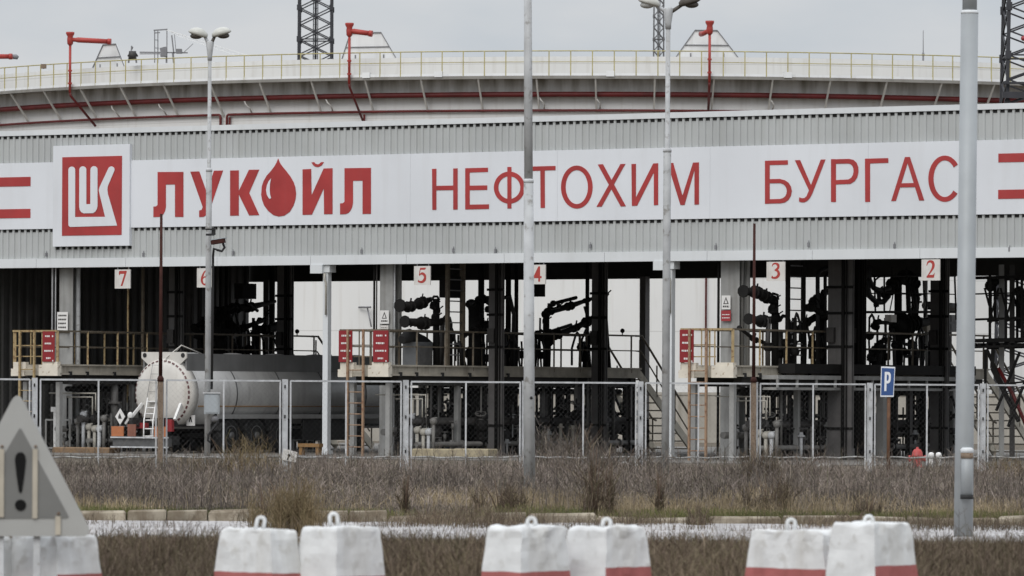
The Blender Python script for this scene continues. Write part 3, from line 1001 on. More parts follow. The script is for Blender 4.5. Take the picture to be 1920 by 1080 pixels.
for i in range(14):
    f_ = i / 13
    m = MB()
    m.bar(gp(312 + 150 * f_, 57 + 48 * f_), gp(312 + 150 * f_, 57 + 48 * f_, .9), .035)
    if i % 2 == 0:
        m.bar(gp(330 + 110 * f_, 66 + 37 * f_), gp(320 + 140 * f_, 59 + 46 * f_), .025)
    part('rung', m, M['foam_plate'], lad)
wn = thing('roof_winch', 'small dark winch standing on the tank roof', 'winch', gp(248, 118))
m = MB().bar(gp(241, 118), gp(243, 100), .08).bar(gp(256, 118), gp(253, 100), .08)
part('stand', m, M['grey_line'], wn)
m = MB().cyl(gp(242, 104), gp(255, 104), .22, n=10).tube([gp(240, 106), gp(246, 97), gp(253, 98), gp(258, 106)], .05, 6)
part('drum', m, M['dark_steel'], wn)
part('hook', MB().bar(gp(246, 97), gp(246.5, 86), .05).tube([gp(246.5, 86), gp(249, 89), gp(247, 93)], .03, 5), M['grey_line'], wn)
bx = gp(81, 130)
m = MB().box(bx.x - .12, bx.x + .13, bx.y, bx.y + .3, at(81, 128, bx.y).z, at(81, 120, bx.y).z)
m.bar(V((bx.x, bx.y + .1, ZS - .2)), V((bx.x, bx.y + .1, at(81, 127, bx.y).z)), .06)
single('hatch_box', m, M['rust_tan'], 'small rust coloured box behind the tank railing', 'box', (bx.x, bx.y, ZS))
mst = at(1731, 100, D0 + 6)
m = MB().cyl(mst - UP * 2.5, mst, .05, n=6).cyl(mst, at(1731, 57, D0 + 6), .02, n=6)
m.lathe(mst - UP * .1, [(.06, 0), (.07, .05), (.03, .16)], 8)
single('antenna_mast', m, M['grey_line'], 'thin whip antenna rising behind the tank railing', 'antenna', mst - UP * 2.5)
# small fittings along the walkway
for px, py in ((680, 137), (815, 137), (1137, 134), (1470, 136)):
    p = phi_at(px, py, RW)
    q = tp(p, RW + .06, ZW + .02)
    m = MB().obox(q - UP * .06, V((math.cos(p), math.sin(p), 0)) * .36, V((-math.sin(p), math.cos(p), 0)) * .2, UP * .26)
    part('junction_box', m, M['foam_plate'], tank)


# ------------------------------------------------------------------ lattice towers
def lattice(name, label, base, w0, w1, h, step, leg, br, mt, rot=0.0, core=True):
    t = thing(name, label, 'lattice tower', base, 'dark lattice towers')
    base = V(base)

    def c(k, z):
        f_ = z / h
        hw = (w0 * (1 - f_) + w1 * f_) / 2
        a = rot + math.pi / 4 + k * math.pi / 2
        return base + V((hw * 1.414 * math.cos(a), hw * 1.414 * math.sin(a), z))
    for k in range(4):
        part('leg', MB().bar(c(k, 0), c(k, h), leg), mt, t)
    for k in range(4):
        m = MB()
        z, i = 0.0, 0
        while z < h - step * .5:
            z1 = min(z + step, h)
            m.bar(c(k, z), c((k + 1) % 4, z1), br, br).bar(c((k + 1) % 4, z), c(k, z1), br, br)
            if i % 4 == 0:
                m.bar(c(k, z), c((k + 1) % 4, z), br, br)
            z, i = z1, i + 1
        part('bracing', m, mt, t)
    m = MB()
    z, i = 0.0, 0
    while z < h:
        for k in range(4):
            if i % 2 == 0:
                q = c(k, z)
                m.box(q.x - leg * .85, q.x + leg * .85, q.y - leg * .85, q.y + leg * .85, q.z - leg * 1.2, q.z + leg * 1.2)
        z += step
        i += 1
    part('gusset', m, mt, t)
    if core:
        m = MB()
        for dx in (-.16, .16):
            m.bar(base + V((dx, 0, 0)), base + V((dx, 0, h)), .07)
        z = .3
        while z < h:
            m.bar(base + V((-.16, 0, z)), base + V((.16, 0, z)), .03)
            z += .4
        m.cyl(base + V((0, .1, 0)), base + V((0, .1, h)), .09, n=6)
        part('ladder', m, mt, t)
    return t


b = at(591.5, 100, 400)
lattice('lattice_tower', 'dark lattice tower rising behind the tank left of the middle pole', (b.x, 400, .2), 2.62, 2.34, 44, 1.18, .17, .085, M['tower'], 0.0)
b = at(1235, 100, 620)
lattice('lattice_tower', 'slim grey lattice mast far behind the tall street lamp', (b.x, 620, .2), 1.45, 1.02, 62, 1.35, .14, .09, M['tower_light'], 0.0, True)
b = at(1945, 180, 205)
tw = lattice('lattice_tower', 'big black lattice tower at the right edge behind the canopy', (b.x, 205, .2), 2.95, 2.2, 24, .93, .13, .06, M['tower'], 0.0, False)
q0 = at(1884, 178, 203.5)
m = MB().box(q0.x - .1, q0.x + 2.9, 203.4, 203.6, q0.z - .12, q0.z + .12).box(q0.x - .1, q0.x + 2.9, 203.4, 203.6, q0.z + .42, q0.z + .5)
part('platform_beam', m, M['tower'], tw)
q = at(1919, 72, 203.6)
part('warning_lamp', MB().ball(q, .1), M['lamp_red'], tw)

# concrete wall round the tank yard
m = MB()
x = -45.0
while x < 50:
    m.box(x, x + 2.985, 196.0, 196.25, .1, 2.02)
    x += 3.0
m.box(-45, 50, 195.97, 196.28, 2.02, 2.12)
single('bund_wall', m, M['bund'], 'low weathered concrete wall in front of the white tank', 'wall', (0, 196, 0.1))
# ------------------------------------------------------------------ loading islands
ZD0, ZD1, ZRAIL = 2.50, 2.80, 3.74
IW, WF = 1.57, -2.2
ISL = []


def text_rows(m, sa, sb, w, rows):
    """small illegible white word shapes on a sign: rows of uneven bars"""
    for z, h, a, b in rows:
        x = sa + (sb - sa) * a
        e = sa + (sb - sa) * b
        while x < e - .01:
            l = random.uniform(.03, .055)
            m.sbox(x, min(x + l, e), w - .006, w - .001, z - h / 2 * random.uniform(.7, 1), z + h / 2)
            x += l + .016
    return m


def island(px, rail, lad_mat, lab, WB, signs):
    s0 = on_w(px, 700, WF)[0]
    s1 = s0 + IW
    ISL.append(s0)
    t = thing('loading_platform', lab, 'platform', S(s0 + IW / 2, WF, SLAB), 'raised loading platforms under the canopy')
    d = MB().sbox(s0, s1, WF + .05, WB, ZD0 + .02, ZD1 - .02)
    d.sbox(s1 - .02, s1 + .05, WF + .06, WB, ZD1 - .045, ZD1).sbox(s1 - .02, s1 + .05, WF + .06, WB, ZD0, ZD0 + .05)
    d.sbox(s0 - .05, s0 + .02, WF + .06, WB, ZD1 - .045, ZD1).sbox(s0 - .05, s0 + .02, WF + .06, WB, ZD0, ZD0 + .05)
    part('deck', d, M['deck'], t)
    part('under_beam', MB().sbox(s0 + .12, s0 + .32, WF + .6, WB - .2, 2.24, 2.5).sbox(s1 - .32, s1 - .08, WF + .6, WB - .2, 2.24, 2.5), M['under'], t)
    e = MB().sbox(s0 - .05, s0 + .42, WF - .05, WF + .12, ZD0 - .04, ZD1 - .13).sbox(s0 + .02, s0 + .46, WF - .03, WF + .12, ZD1 - .13, ZD1 + .06)
    part('end_block', e, M['white_paint'], t)
    e = MB().sbox(s1 - .62, s1 + .05, WF - .06, WF + .12, ZD0 - .03, ZD1 - .02).sbox(s1 - .5, s1 + .03, WF - .05, WF + .12, ZD1 - .02, ZD1 + .07)
    part('end_block', e, M['white_paint'], t)
    part('end_panel', MB().sbox(s0 + .42, s1 - .62, WF - .01, WF + .1, ZD0 - .02, ZD1 - .12), M['deck'], t)
    for w in (WF + .5, WF + 1.3, WF + 2.6, WF + 4.0, WF + 6):
        part('clip', MB().sbox(s1 + .02, s1 + .08, w, w + .09, ZD0 - .03, ZD0 + .1), M['chassis'], t)
    # railing along both long sides
    for sx in (s0 + .02, s1 - .02):
        r = MB().bar(S(sx, WF, ZRAIL), S(sx, WB, ZRAIL), .05).bar(S(sx, WF, 3.30), S(sx, WB, 3.30), .032)
        q = part('railing', r, M['rail_dark'], t)
        w = WF + .02
        i = 0
        while w < WB + .05:
            part('post', MB().bar(S(sx, w, ZD1 - .15), S(sx, w, ZRAIL), .05 if i else .075), rail if i < 5 else M['rail_dark'], q)
            w += 1.432
            i += 1
    f = MB().bar(S(s0, WF - .02, ZRAIL), S(s1, WF - .02, ZRAIL), .055)
    for z in (3.33, 3.02):
        f.bar(S(s0 + .05, WF, z), S(s0 + 1.05, WF, z), .03)
    for k, o in enumerate((.08, .22, .62, 1.02)):
        f.bar(S(s0 + o, WF, ZD1), S(s0 + o, WF, ZRAIL), .035)
    part('front_guard', f, rail, t)
    # vertical access ladder
    la, lb = s0 + .33, s0 + .84
    l = MB()
    for x in (la, lb):
        l.sbox(x - .028, x + .028, WF - .16, WF - .10, SLAB, ZRAIL + .02)
    l = part('ladder', l, lad_mat, t)
    z = SLAB + .25
    while z < ZD1:
        part('rung', MB().cyl(S(la, WF - .13, z), S(lb, WF - .13, z), .016, n=6), lad_mat, l)
        z += .3
    # legs
    for w in (WF + .35, 1.6, 5.2, 8.0, 10.9):
        for sx in (s0 + .2, s1 - .2):
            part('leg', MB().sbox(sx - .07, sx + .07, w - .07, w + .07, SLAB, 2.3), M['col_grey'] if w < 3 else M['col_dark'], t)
    # stair down from the far end
    st = MB()
    wa, wb = WB, WB + 3.3
    for sx in (s0 + .12, s1 - .12):
        st.bar(S(sx, wa, ZD1 - .1), S(sx, wb, SLAB + .06), .06, .24, side=T)
    part('stair_stringer', st, M['stair'], t)
    tr = MB()
    for i in range(11):
        f_ = (i + .5) / 11
        w, z = wa + (wb - wa) * f_, ZD1 - (ZD1 - SLAB) * f_
        tr.sbox(s0 + .12, s1 - .12, w - .14, w + .12, z - .02, z + .02)
    part('stair_tread', tr, M['stair'], t)
    hr = MB()
    for sx in (s0 + .1, s1 - .1):
        hr.tube([S(sx, WB - .1, ZRAIL), S(sx, WB + .25, ZRAIL), S(sx, wb - .15, SLAB + 1.02), S(sx, wb + .1, SLAB + .95)], .035, 6)
        hr.tube([S(sx, WB - .1, 3.3), S(sx, WB + .2, 3.28), S(sx, wb - .2, SLAB + .55)], .022, 6)
        for f_ in (.04, .34, .66, .97):
            z = ZD1 - (ZD1 - SLAB) * f_
            hr.bar(S(sx, wa + (wb - wa) * f_, z), S(sx, wa + (wb - wa) * f_, z + .93), .045)
    part('handrail', hr, M['rail_dark'], t)
    bz = S(s1 - .02, WB - 1.0, ZRAIL)
    part('beacon', MB().cyl(bz, bz + UP * .08, .02, n=6).ball(bz + UP * .14, .07, 9, 6), M['chassis'], t)
    # red instruction signs on the front corners
    for (o0, o1), lb_ in signs:
        sa, sb = s0 + o0, s0 + o1
        q = thing('instruction_sign', lb_, 'sign', S(sa, WF - .06, ZD1 + .07), 'red instruction signs on the platforms')
        part('panel', MB().sbox(sa, sb, WF - .085, WF - .06, ZD1 + .07, ZRAIL - .01), M['sign_red'], q)
        h = ZRAIL - ZD1
        rows = [(ZD1 + h * f_, .05, a, b) for f_, a, b in ((.84, .22, .62), (.84, .80, .9), (.62, .2, .75), (.40, .16, .72), (.40, .8, .88), (.18, .32, .68), (.10, .84, .94))]
        part('lettering', text_rows(MB(), sa, sb, WF - .086, rows), M['sign_white'], q)
    return t, s0


islA = island(25, M['yellow_rail'], M['yellow_rail'], 'raised loading platform with a yellow ladder beside bay board 7', 10.8, [((1.10, 1.52), 'red instruction sign on the platform with the yellow ladder')])
islB = island(638, M['rail_dark'], M['orange_rail'], 'raised loading platform with two red signs beside bay board 5', 11.2,
              [((.0, .44), 'red instruction sign behind the orange ladder next to the white post'), ((1.13, 1.62), 'red instruction sign right of the orange ladder on the middle platform')])
islC = island(1277, M['yellow_rail'], M['orange_rail'], 'raised loading platform right of the tall street lamp', 12.4, [((.0, .42), 'red instruction sign on the platform right of the tall street lamp')])

# canopy columns (front, middle, rear) and pipes running up beside them
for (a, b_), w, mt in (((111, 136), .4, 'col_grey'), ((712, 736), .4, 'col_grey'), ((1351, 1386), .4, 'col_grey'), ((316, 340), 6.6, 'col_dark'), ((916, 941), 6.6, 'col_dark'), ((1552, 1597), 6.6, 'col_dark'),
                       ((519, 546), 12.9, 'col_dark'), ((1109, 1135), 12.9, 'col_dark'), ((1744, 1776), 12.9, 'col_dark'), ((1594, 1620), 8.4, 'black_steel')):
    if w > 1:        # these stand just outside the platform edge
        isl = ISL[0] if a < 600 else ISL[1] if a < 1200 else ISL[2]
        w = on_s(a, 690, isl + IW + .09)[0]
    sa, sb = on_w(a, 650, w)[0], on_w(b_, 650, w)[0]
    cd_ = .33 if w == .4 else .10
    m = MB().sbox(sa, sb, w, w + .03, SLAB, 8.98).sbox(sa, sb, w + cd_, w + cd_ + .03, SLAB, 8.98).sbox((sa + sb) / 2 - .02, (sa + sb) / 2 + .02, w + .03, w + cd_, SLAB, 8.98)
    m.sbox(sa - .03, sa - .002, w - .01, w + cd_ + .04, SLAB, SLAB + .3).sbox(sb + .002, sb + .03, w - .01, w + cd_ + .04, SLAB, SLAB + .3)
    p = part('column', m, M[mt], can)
    if w > 1:
        c = sa + (sb - sa) * .68
        m = MB().cyl(S(c, w - .07, SLAB), S(c, w - .07, 8.9), .045, n=8).cyl(S(c + .1, w - .05, SLAB), S(c + .1, w - .05, 8.9), .02, n=6)
        part('conduit', m, M['black_steel'], p)
        for z in (1.1, 3.3, 4.2, 4.9):
            part('clamp', MB().sbox(sa - .05, sb + .05, w - .03, w - .004, z, z + .07), M['black_steel'], p)
        part('switch_box', MB().sbox(sa + .02, sa + .24, w - .12, w - .004, 3.45, 3.85), M['dark_steel'], p)
for px, w, r_, mt, z0 in ((98, .3, .025, 'galv', ZD1), (104, .3, .02, 'galv', ZD1), (146, .7, .075, 'galv_pole', SLAB), (739.5, .45, .03, 'galv', SLAB), (748, .8, .075, 'col_grey', ZD1), (706, .3, .02, 'dark_steel', ZD1), (701.5, .3, .03, 'black_steel', ZD1),
                        (1347, .5, .035, 'black_steel', SLAB), (1391, .6, .05, 'col_grey', ZD1), (1402, .8, .06, 'col_grey', ZD1), (1381, .9, .03, 'galv', ZD1), (356, 7.2, .1, 'dark_steel', SLAB), (375, 7.6, .08, 'dark_steel', SLAB),
                        (240, 1.5, .03, 'yellow_rail', SLAB), (268, 2.2, .05, 'rail_dark', SLAB), (510, 12.5, .09, 'black_steel', SLAB), (953, 7.6, .08, 'black_steel', SLAB), (968, 8.0, .06, 'black_steel', SLAB), (902, 6.1, .09, 'black_steel', SLAB),
                        (1101, 12.6, .06, 'black_steel', SLAB), (865, 3.6, .05, 'rail_dark', ZD1), (424, 10, .06, 'black_steel', SLAB), (413, 9.2, .04, 'black_steel', SLAB)):
    s, _ = on_w(px, 600, w)
    part('pipe', MB().cyl(S(s, w, z0), S(s, w, 8.9), r_, n=8), M[mt], can)
part('pipe', MB().tube([ps(1131, 498, ISL[1] + .9), ps(1134, 600, ISL[1] + .9), ps(1142, 712, ISL[1] + .9), ps(1155, 840, ISL[1] + .9)], .09, 8), M['black_steel'], can)

# notices on the columns
for a, b_, y0, y1, w, lb, mt in ((107, 127, 585, 622, .32, 'white notice on the grey column next to bay board 7', 'sign_white'), (712.5, 729, 582, 607, .32, 'white warning notice on the grey column left of bay board 5', 'sign_white'), (1353, 1369.5, 554, 580, .32, 'white warning notice on the grey column left of bay board 3', 'sign_white'),
                               (1352, 1370, 582, 602, .31, 'small red plate below the white notice left of bay board 3', 'lamp_red'), (713, 728, 610, 620, .32, 'small grey plate under the white notice left of bay board 5', 'board_white')):
    sa, za = on_w(a, y1, w)
    sb, zb = on_w(b_, y0, w)
    q = thing('notice', lb, 'notice', S(sa, w, za), 'notices fixed to the front columns')
    part('plate', MB().sbox(sa, sb, w, w + .012, za, zb), M[mt], q)
    m = MB()
    if mt == 'sign_white' and a > 300:
        c = (sa + sb) / 2
        hh = zb - za
        m.prism([S(c - .085, w - .003, za + hh * .38), S(c + .085, w - .003, za + hh * .38), S(c, w - .003, za + hh * .9)], N * .002)
        text_rows(m, sa, sb, w, [(za + hh * .2, .05, .15, .85)])
        part('symbol', m, M['dark_steel'], q)
        part('symbol', MB().prism([S(c - .045, w - .006, za + hh * .44), S(c + .045, w - .006, za + hh * .44), S(c, w - .006, za + hh * .74)], N * .002), M['sign_white'], q)
    else:
        hh = zb - za
        text_rows(m, sa, sb, w, [(za + hh * f_, hh * .09, .12, .88) for f_ in ((.82, .62, .42, .22) if mt == 'sign_white' else (.6, .3))])
        part('lettering', m, M['dark_steel'] if mt != 'lamp_red' else M['sign_white'], q)

# hanging lamp boxes over the lanes
for px0, px1, y1, s_off, lb in ((447, 473, 560, ISL[0] + .8, 'dark box hanging under the canopy over the tank trailer'), (832, 860, 558, ISL[1] + .8, 'dark box hanging above the wall ladder right of bay board 5'), (1001, 1014, 556, ISL[1] + .8, 'narrow dark box hanging beside bay board 4')):
    wa, zb = on_s(px0, y1, s_off)
    wb, _ = on_s(px1, y1, s_off)
    q = thing('hanging_box', lb, 'box', S(s_off, (wa + wb) / 2, zb), 'dark boxes hanging under the canopy')
    part('housing', MB().sbox(s_off - .15, s_off + .15, wa, wb, zb, 5.3), M['black_steel'], q)
    part('hanger', MB().sbox(s_off - .03, s_off + .03, (wa + wb) / 2 - .03, (wa + wb) / 2 + .03, 5.3, 8.99), M['black_steel'], q)
# vertical ladders from the platforms to the roof
for xa, xb, s_off, zt_, lb, mt in ((839, 868, ISL[1] + 1.1, 8.9, 'steel ladder below the hanging box right of bay board 5', 'rail_dark'), (1477, 1506, ISL[2] + 1.1, 8.9, 'steel ladder right of bay board 3', 'black_steel')):
    wa, _ = on_s(xa, 600, s_off)
    wb, _ = on_s(xb, 600, s_off)
    q = thing('ladder', lb, 'ladder', S(s_off, wa, ZD1))
    for w in (wa, wb):
        part('stringer', MB().sbox(s_off - .05, s_off + .05, w - .05, w + .05, ZD1, zt_), M[mt], q)
    z = ZD1 + .3
    while z < min(zt_, 6.4):
        part('rung', MB().cyl(S(s_off, wa, z), S(s_off, wb, z), .02, n=6), M['grey_line'], q)
        z += .30


# ------------------------------------------------------------------ loading arms
def arm(lb, s_off, riser, booms, lumps=(), thin=()):
    """riser, booms: picture polylines with radius, laid in the platform's own vertical plane"""
    b0 = ps(riser[0][-1][0], riser[0][-1][1], s_off)
    t = thing('fuel_loader', lb, 'loading arm', b0, 'black loading arms on the platforms')
    pts, r = riser
    P = [ps(x, y, s_off) for x, y in pts]
    m = MB().tube(P, r, 10)
    m.lathe(P[-1], [(r * 2.1, 0), (r * 2.1, .06), (r, .08)], 12)
    part('standpipe', m, M['black_steel'], t)
    for k, (pts, r) in enumerate(booms):
        off = V(T) * (.16 * (1 if k % 2 else -1)) * (0 if k == 0 else 1)
        P = [ps(x, y, s_off) + off for x, y in pts]
        m = MB().tube(P, r, 9)
        for i in range(1, len(P) - 1):
            ri = r[i] if isinstance(r, (list, tuple)) else r
            dd_ = (P[i + 1] - P[i - 1]).normalized()
            m.ball(P[i], ri * 1.08, 10, 6).lathe(P[i] - dd_ * .1, [(ri * 1.45, -.025), (ri * 1.45, .025)], 10, ax=dd_, smooth=False)
            m.lathe(P[i] + dd_ * .1, [(ri * 1.45, -.02), (ri * 1.45, .02)], 10, ax=dd_, smooth=False)
            m.bar(P[i], P[i] + UP * (ri + .12) + dd_ * .08, .035)
        d = (P[1] - P[0]).normalized()
        r0 = r[0] if isinstance(r, (list, tuple)) else r
        m.lathe(P[0], [(r0 * 1.7, -.03), (r0 * 1.7, .03)], 10, ax=d, smooth=False)
        part('boom', m, M['black_steel'], t)
    for x, y, rr in lumps:
        m = MB().ball(ps(x, y, s_off), rr * .78, 12, 8, (1, 1, 1.1))
        c = ps(x, y, s_off)
        m.lathe(c, [(rr * 1.0, -.03), (rr * 1.0, .03)], 12, ax=N, smooth=False).lathe(c - UP * rr * .5, [(rr * .95, -.025), (rr * .95, .025)], 12, smooth=False)
        m.bar(c, c + T * (rr + .1) + UP * .12, .03).box(c.x - rr * .5, c.x + rr * .35, c.y - rr, c.y + rr, c.z + rr * .3, c.z + rr * .95)
        part('swivel_joint', m, M['black_steel'], t)
    for pts, r in thin:
        part('hose', MB().tube([ps(x, y, s_off) + T * .1 for x, y in pts], r, 7), M['cable'], t)
    return t


sA, sB, sC = [s + .8 for s in ISL]
arm('black loading arm above the tank trailer, stretched up to the right', sA, ([(413, 575), (413, 690)], .16),
    [([(398, 583), (440, 578), (468, 576), (516, 565)], [.09, .12, .11, .05]), ([(398, 622), (445, 616), (487, 600)], [.08, .09, .06])], [(420, 592, .22), (430, 615, .25), (412, 630, .25), (487, 601, .10), (404, 612, .2)],
    [([(455, 566), (463, 572), (478, 583)], .05), ([(432, 636), (440, 660)], .06), ([(462, 640), (458, 665)], .05), ([(428, 580), (436, 573), (444, 580)], .03)])
arm('black loading arm on a thin riser beside the rear column over the trailer', sA + .3, ([(483, 612), (483, 690)], .09), [([(480, 612), (497, 618), (520, 612)], [.05, .10, .16]), ([(516, 640), (532, 618)], .07)], [(483, 617, .12), (500, 586, .04), (498, 594, .035)],
    [([(468, 640), (474, 668)], .05), ([(486, 611), (492, 603), (497, 612)], .02)])
arm('low dark loading arm between the truck bay columns above bay board 6', sA - .5, ([(385, 600), (385, 700)], .12), [([(365, 615), (385, 600), (398, 610)], .08)], [(388, 640, .2), (372, 628, .15)])
arm('double black loading arm right of bay board 5 with two level booms', sB, ([(818, 560), (818, 700)], .10),
    [([(750, 573), (768, 575), (790, 568), (808, 561)], [.11, .11, .12, .07]), ([(750, 603), (785, 606), (818, 603)], [.10, .13, .09])], [(813, 573, .12), (820, 582, .09), (816, 595, .12), (824, 604, .10)],
    [([(803, 562), (808, 556), (814, 556), (818, 562)], .035), ([(824, 600), (829, 594), (837, 596), (840, 607), (840, 690)], .05), ([(764, 612), (770, 606), (773, 612)], .03), ([(842, 618), (838, 625), (843, 640)], .05)])
arm('bulky black loading arm with a hooked head left of the middle column', sB + .2, ([(889, 575), (889, 705)], .17),
    [([(880, 570), (892, 577), (902, 562), (930, 558)], [.07, .13, .10, .07]), ([(862, 628), (885, 620), (903, 612), (928, 600)], [.05, .10, .10, .08])], [(884, 570, .14), (905, 612, .13), (892, 590, .16), (915, 580, .1)],
    [([(878, 572), (876, 568), (882, 567)], .04), ([(905, 565), (915, 572), (930, 570)], .06), ([(855, 640), (858, 660), (868, 690)], .05), ([(935, 560), (950, 555), (958, 590), (955, 700)], .06)])
arm('black loading arm slanting up past the rear column near bay board 4', sB, ([(1024, 588), (1024, 705)], .10),
    [([(1023, 590), (1030, 584), (1068, 574), (1100, 563), (1140, 551)], [.08, .09, .09, .055, .045]), ([(1005, 632), (1035, 628), (1070, 615), (1092, 603), (1108, 598)], [.07, .10, .08, .10, .14]), ([(1046, 569), (1089, 558)], .055), ([(1022, 622), (1062, 609)], .05)],
    [(1023, 602, .10), (1030, 575, .06), (1048, 574, .07), (1008, 627, .12), (1098, 605, .16), (1137, 552, .06)],
    [([(1022, 570), (1027, 581), (1044, 577), (1042, 570), (1022, 570)], .025), ([(1003, 628), (1008, 618), (1015, 624)], .035), ([(1090, 575), (1094, 590), (1100, 600)], .03)])
arm('double black loading arm between bay board 3 and the rusty mast', sC, ([(1453, 560), (1453, 700)], .10),
    [([(1394, 546), (1418, 548), (1435, 556), (1452, 568)], [.10, .12, .12, .08]), ([(1394, 598), (1420, 602), (1452, 598)], [.09, .12, .09]), ([(1396, 615), (1424, 636), (1452, 646)], [.04, .06, .05])],
    [(1450, 562, .12), (1449, 580, .14), (1455, 592, .11), (1442, 558, .09)],
    [([(1437, 556), (1443, 550), (1452, 553), (1453, 562)], .035), ([(1456, 600), (1462, 592), (1470, 594), (1476, 606), (1476, 690)], .05), ([(1482, 650), (1476, 680), (1468, 700)], .05)])
arm('black loading arm with a forked joint left of the wide middle column', sC + .3, ([(1540, 560), (1540, 700)], .06),
    [([(1513, 577), (1530, 565), (1550, 547)], [.06, .12, .08]), ([(1514, 578), (1535, 590), (1552, 596)], [.06, .10, .08]), ([(1496, 622), (1520, 606), (1540, 594)], [.05, .09, .10])], [(1520, 577, .12), (1544, 548, .08), (1545, 592, .10)],
    [([(1527, 700), (1527, 515), (1532, 507), (1548, 502)], .06), ([(1541, 700), (1541, 520), (1547, 512)], .05)])
arm('curved black loading hose arm left of bay board 2', sC + .2, ([(1684, 520), (1684, 705)], .11),
    [([(1660, 552), (1676, 532), (1698, 520), (1710, 530), (1717, 560), (1714, 610)], [.09, .14, .15, .16, .12, .10]), ([(1666, 602), (1682, 612), (1704, 606), (1735, 603)], [.10, .26, .16, .10])],
    [(1698, 522, .17), (1668, 545, .15), (1682, 615, .24), (1708, 612, .18), (1726, 604, .14), (1645, 545, .07), (1643, 571, .08)],
    [([(1622, 500), (1624, 525), (1632, 540), (1645, 545), (1662, 540)], .075), ([(1618, 525), (1624, 555), (1636, 566), (1650, 566), (1660, 554)], .085), ([(1641, 545), (1643, 568)], .06),
     ([(1697, 530), (1699, 570), (1700, 610)], .05), ([(1705, 535), (1712, 575), (1703, 600)], .06), ([(1726, 545), (1732, 570), (1727, 595)], .03)])
arm('dark loading arm behind the sign post with a bent foot', sC + .5, ([(1648, 645), (1640, 705)], .14), [([(1641, 612), (1645, 604), (1670, 606)], [.08, .06, .05]), ([(1633, 655), (1645, 640), (1660, 635)], .06)], [(1642, 660, .18), (1634, 670, .14)],
    [([(1702, 640), (1712, 660), (1710, 700)], .09), ([(1722, 630), (1724, 690), (1729, 700)], .05), ([(1738, 640), (1737, 700)], .06), ([(1690, 645), (1712, 648)], .05), ([(1690, 668), (1716, 668)], .05)])

# things standing on the platforms
s_ = ISL[1] + .6
wa, _ = on_s(766, 690, s_); wb, _ = on_s(794, 690, s_)
q = thing('control_cabinet', 'dark cabinet on the platform right of the red sign by bay board 5', 'cabinet', S(s_, wa, ZD1))
part('body', MB().sbox(s_ - .2, s_ + .3, wa, wb, ZD1, 3.45), M['cabinet_dark'], q)
part('door', MB().sbox(s_ + .302, s_ + .32, wa + .05, wb - .05, ZD1 + .05, 3.36), M['hub'], q)
part('cover', MB().tube([S(s_, wa - .35, 3.5), S(s_, wa, 3.62), S(s_, wb, 3.45), S(s_, wb + .6, 3.28)], [.12, .2, .17, .08], 9), M['rubber'], q)
s_ = ISL[2] + .5
wa, _ = on_s(1744, 620, s_); wb, _ = on_s(1782, 620, s_)
z0 = on_s(1760, 622, s_)[1]; z1 = on_s(1760, 590, s_)[1]
q = thing('control_cabinet', 'dark cabinet with four small doors beside the thick grey pole', 'cabinet', S(s_, wa, ZD1))
part('body', MB().sbox(s_ - .2, s_ + .3, wa, wb, z0, z1), M['cabinet_dark'], q)
for i in range(4):
    u0 = wa + (wb - wa) * (.06 + .5 * (i % 2)); v0 = z0 + (z1 - z0) * (.08 + .5 * (i // 2))
    part('door', MB().sbox(s_ + .302, s_ + .315, u0, u0 + (wb - wa) * .4, v0, v0 + (z1 - z0) * .38), M['hub'], q)
part('stand', MB().sbox(s_ - .1, s_ + .1, wa + .1, wa + .2, ZD1, z0).sbox(s_ - .1, s_ + .1, wb - .2, wb - .1, ZD1, z0), M['dark_steel'], q)
part('top_pipe', MB().cyl(S(s_, wa - .3, z1 + .25), S(s_, wb + 1.2, z1 + .22), .12, n=10), M['dark_steel'], q)
wa, z0 = on_s(1733, 622, ISL[2] + .9)
q = thing('pull_box', 'small tan box on a pipe under bay board 2', 'box', S(ISL[2] + .9, wa, ZD1))
part('box', MB().sbox(ISL[2] + .75, ISL[2] + 1.0, wa, wa + .42, z0, z0 + .24), M['deck'], q)
part('pipe', MB().cyl(S(ISL[2] + .88, wa + .1, z0 + .24), S(ISL[2] + .88, wa + .1, 5.4), .06, n=8).cyl(S(ISL[2] + .88, wa + .2, ZD1), S(ISL[2] + .88, wa + .2, z0), .05, n=8), M['col_grey'], q)
# upper working frame with thin rails behind bay 2
s_ = ISL[2] + 1.3
fr = thing('service_frame', 'thin black service frame hung behind bay board 2', 'frame', ps(1720, 590, s_))
m = MB()


def fp(x, y, ds=0.0):
    return ps(x, y, s_) + T * ds


for ds in (0, -1.0):
    m.tube([fp(1640, 545, ds), fp(1641, 525, ds), fp(1650, 518, ds), fp(1792, 517, ds)], .03, 6)
    m.bar(fp(1658, 515, ds), fp(1658, 587, ds), .05).bar(fp(1658, 585, ds), fp(1792, 585, ds), .07).bar(fp(1658, 549, ds), fp(1792, 552, ds), .03)
    m.bar(fp(1790, 517, ds), fp(1793, 600, ds), .05).bar(fp(1699, 517, ds), fp(1701, 587, ds), .05)
    m.bar(fp(1668, 585, ds), fp(1676, 545, ds), .025)
m.bar(fp(1658, 585), fp(1658, 585, -1), .06).bar(fp(1792, 585), fp(1792, 585, -1), .06)
for x in (1672, 1700):
    m.bar(fp(x, 500), fp(x, 520), .04)
part('frame', m, M['black_steel'], fr)
part('lamp', MB().sbox(s_ - .1, s_ + .1, on_s(1665, 595, s_)[0], on_s(1675, 595, s_)[0], on_s(1665, 604, s_)[1], on_s(1665, 590, s_)[1]), M['board_white'], fr)

# gantry at the right end
s_ = on_w(1935, 640, 1.5)[0]
gt = thing('pipe_gantry', 'dark lattice pipe gantry right of the thick grey pole', 'gantry', S(s_, 1.5, SLAB))


def gpt(x, y, ds=0.0):
    return pw(x, y, 3.0) + N * ds


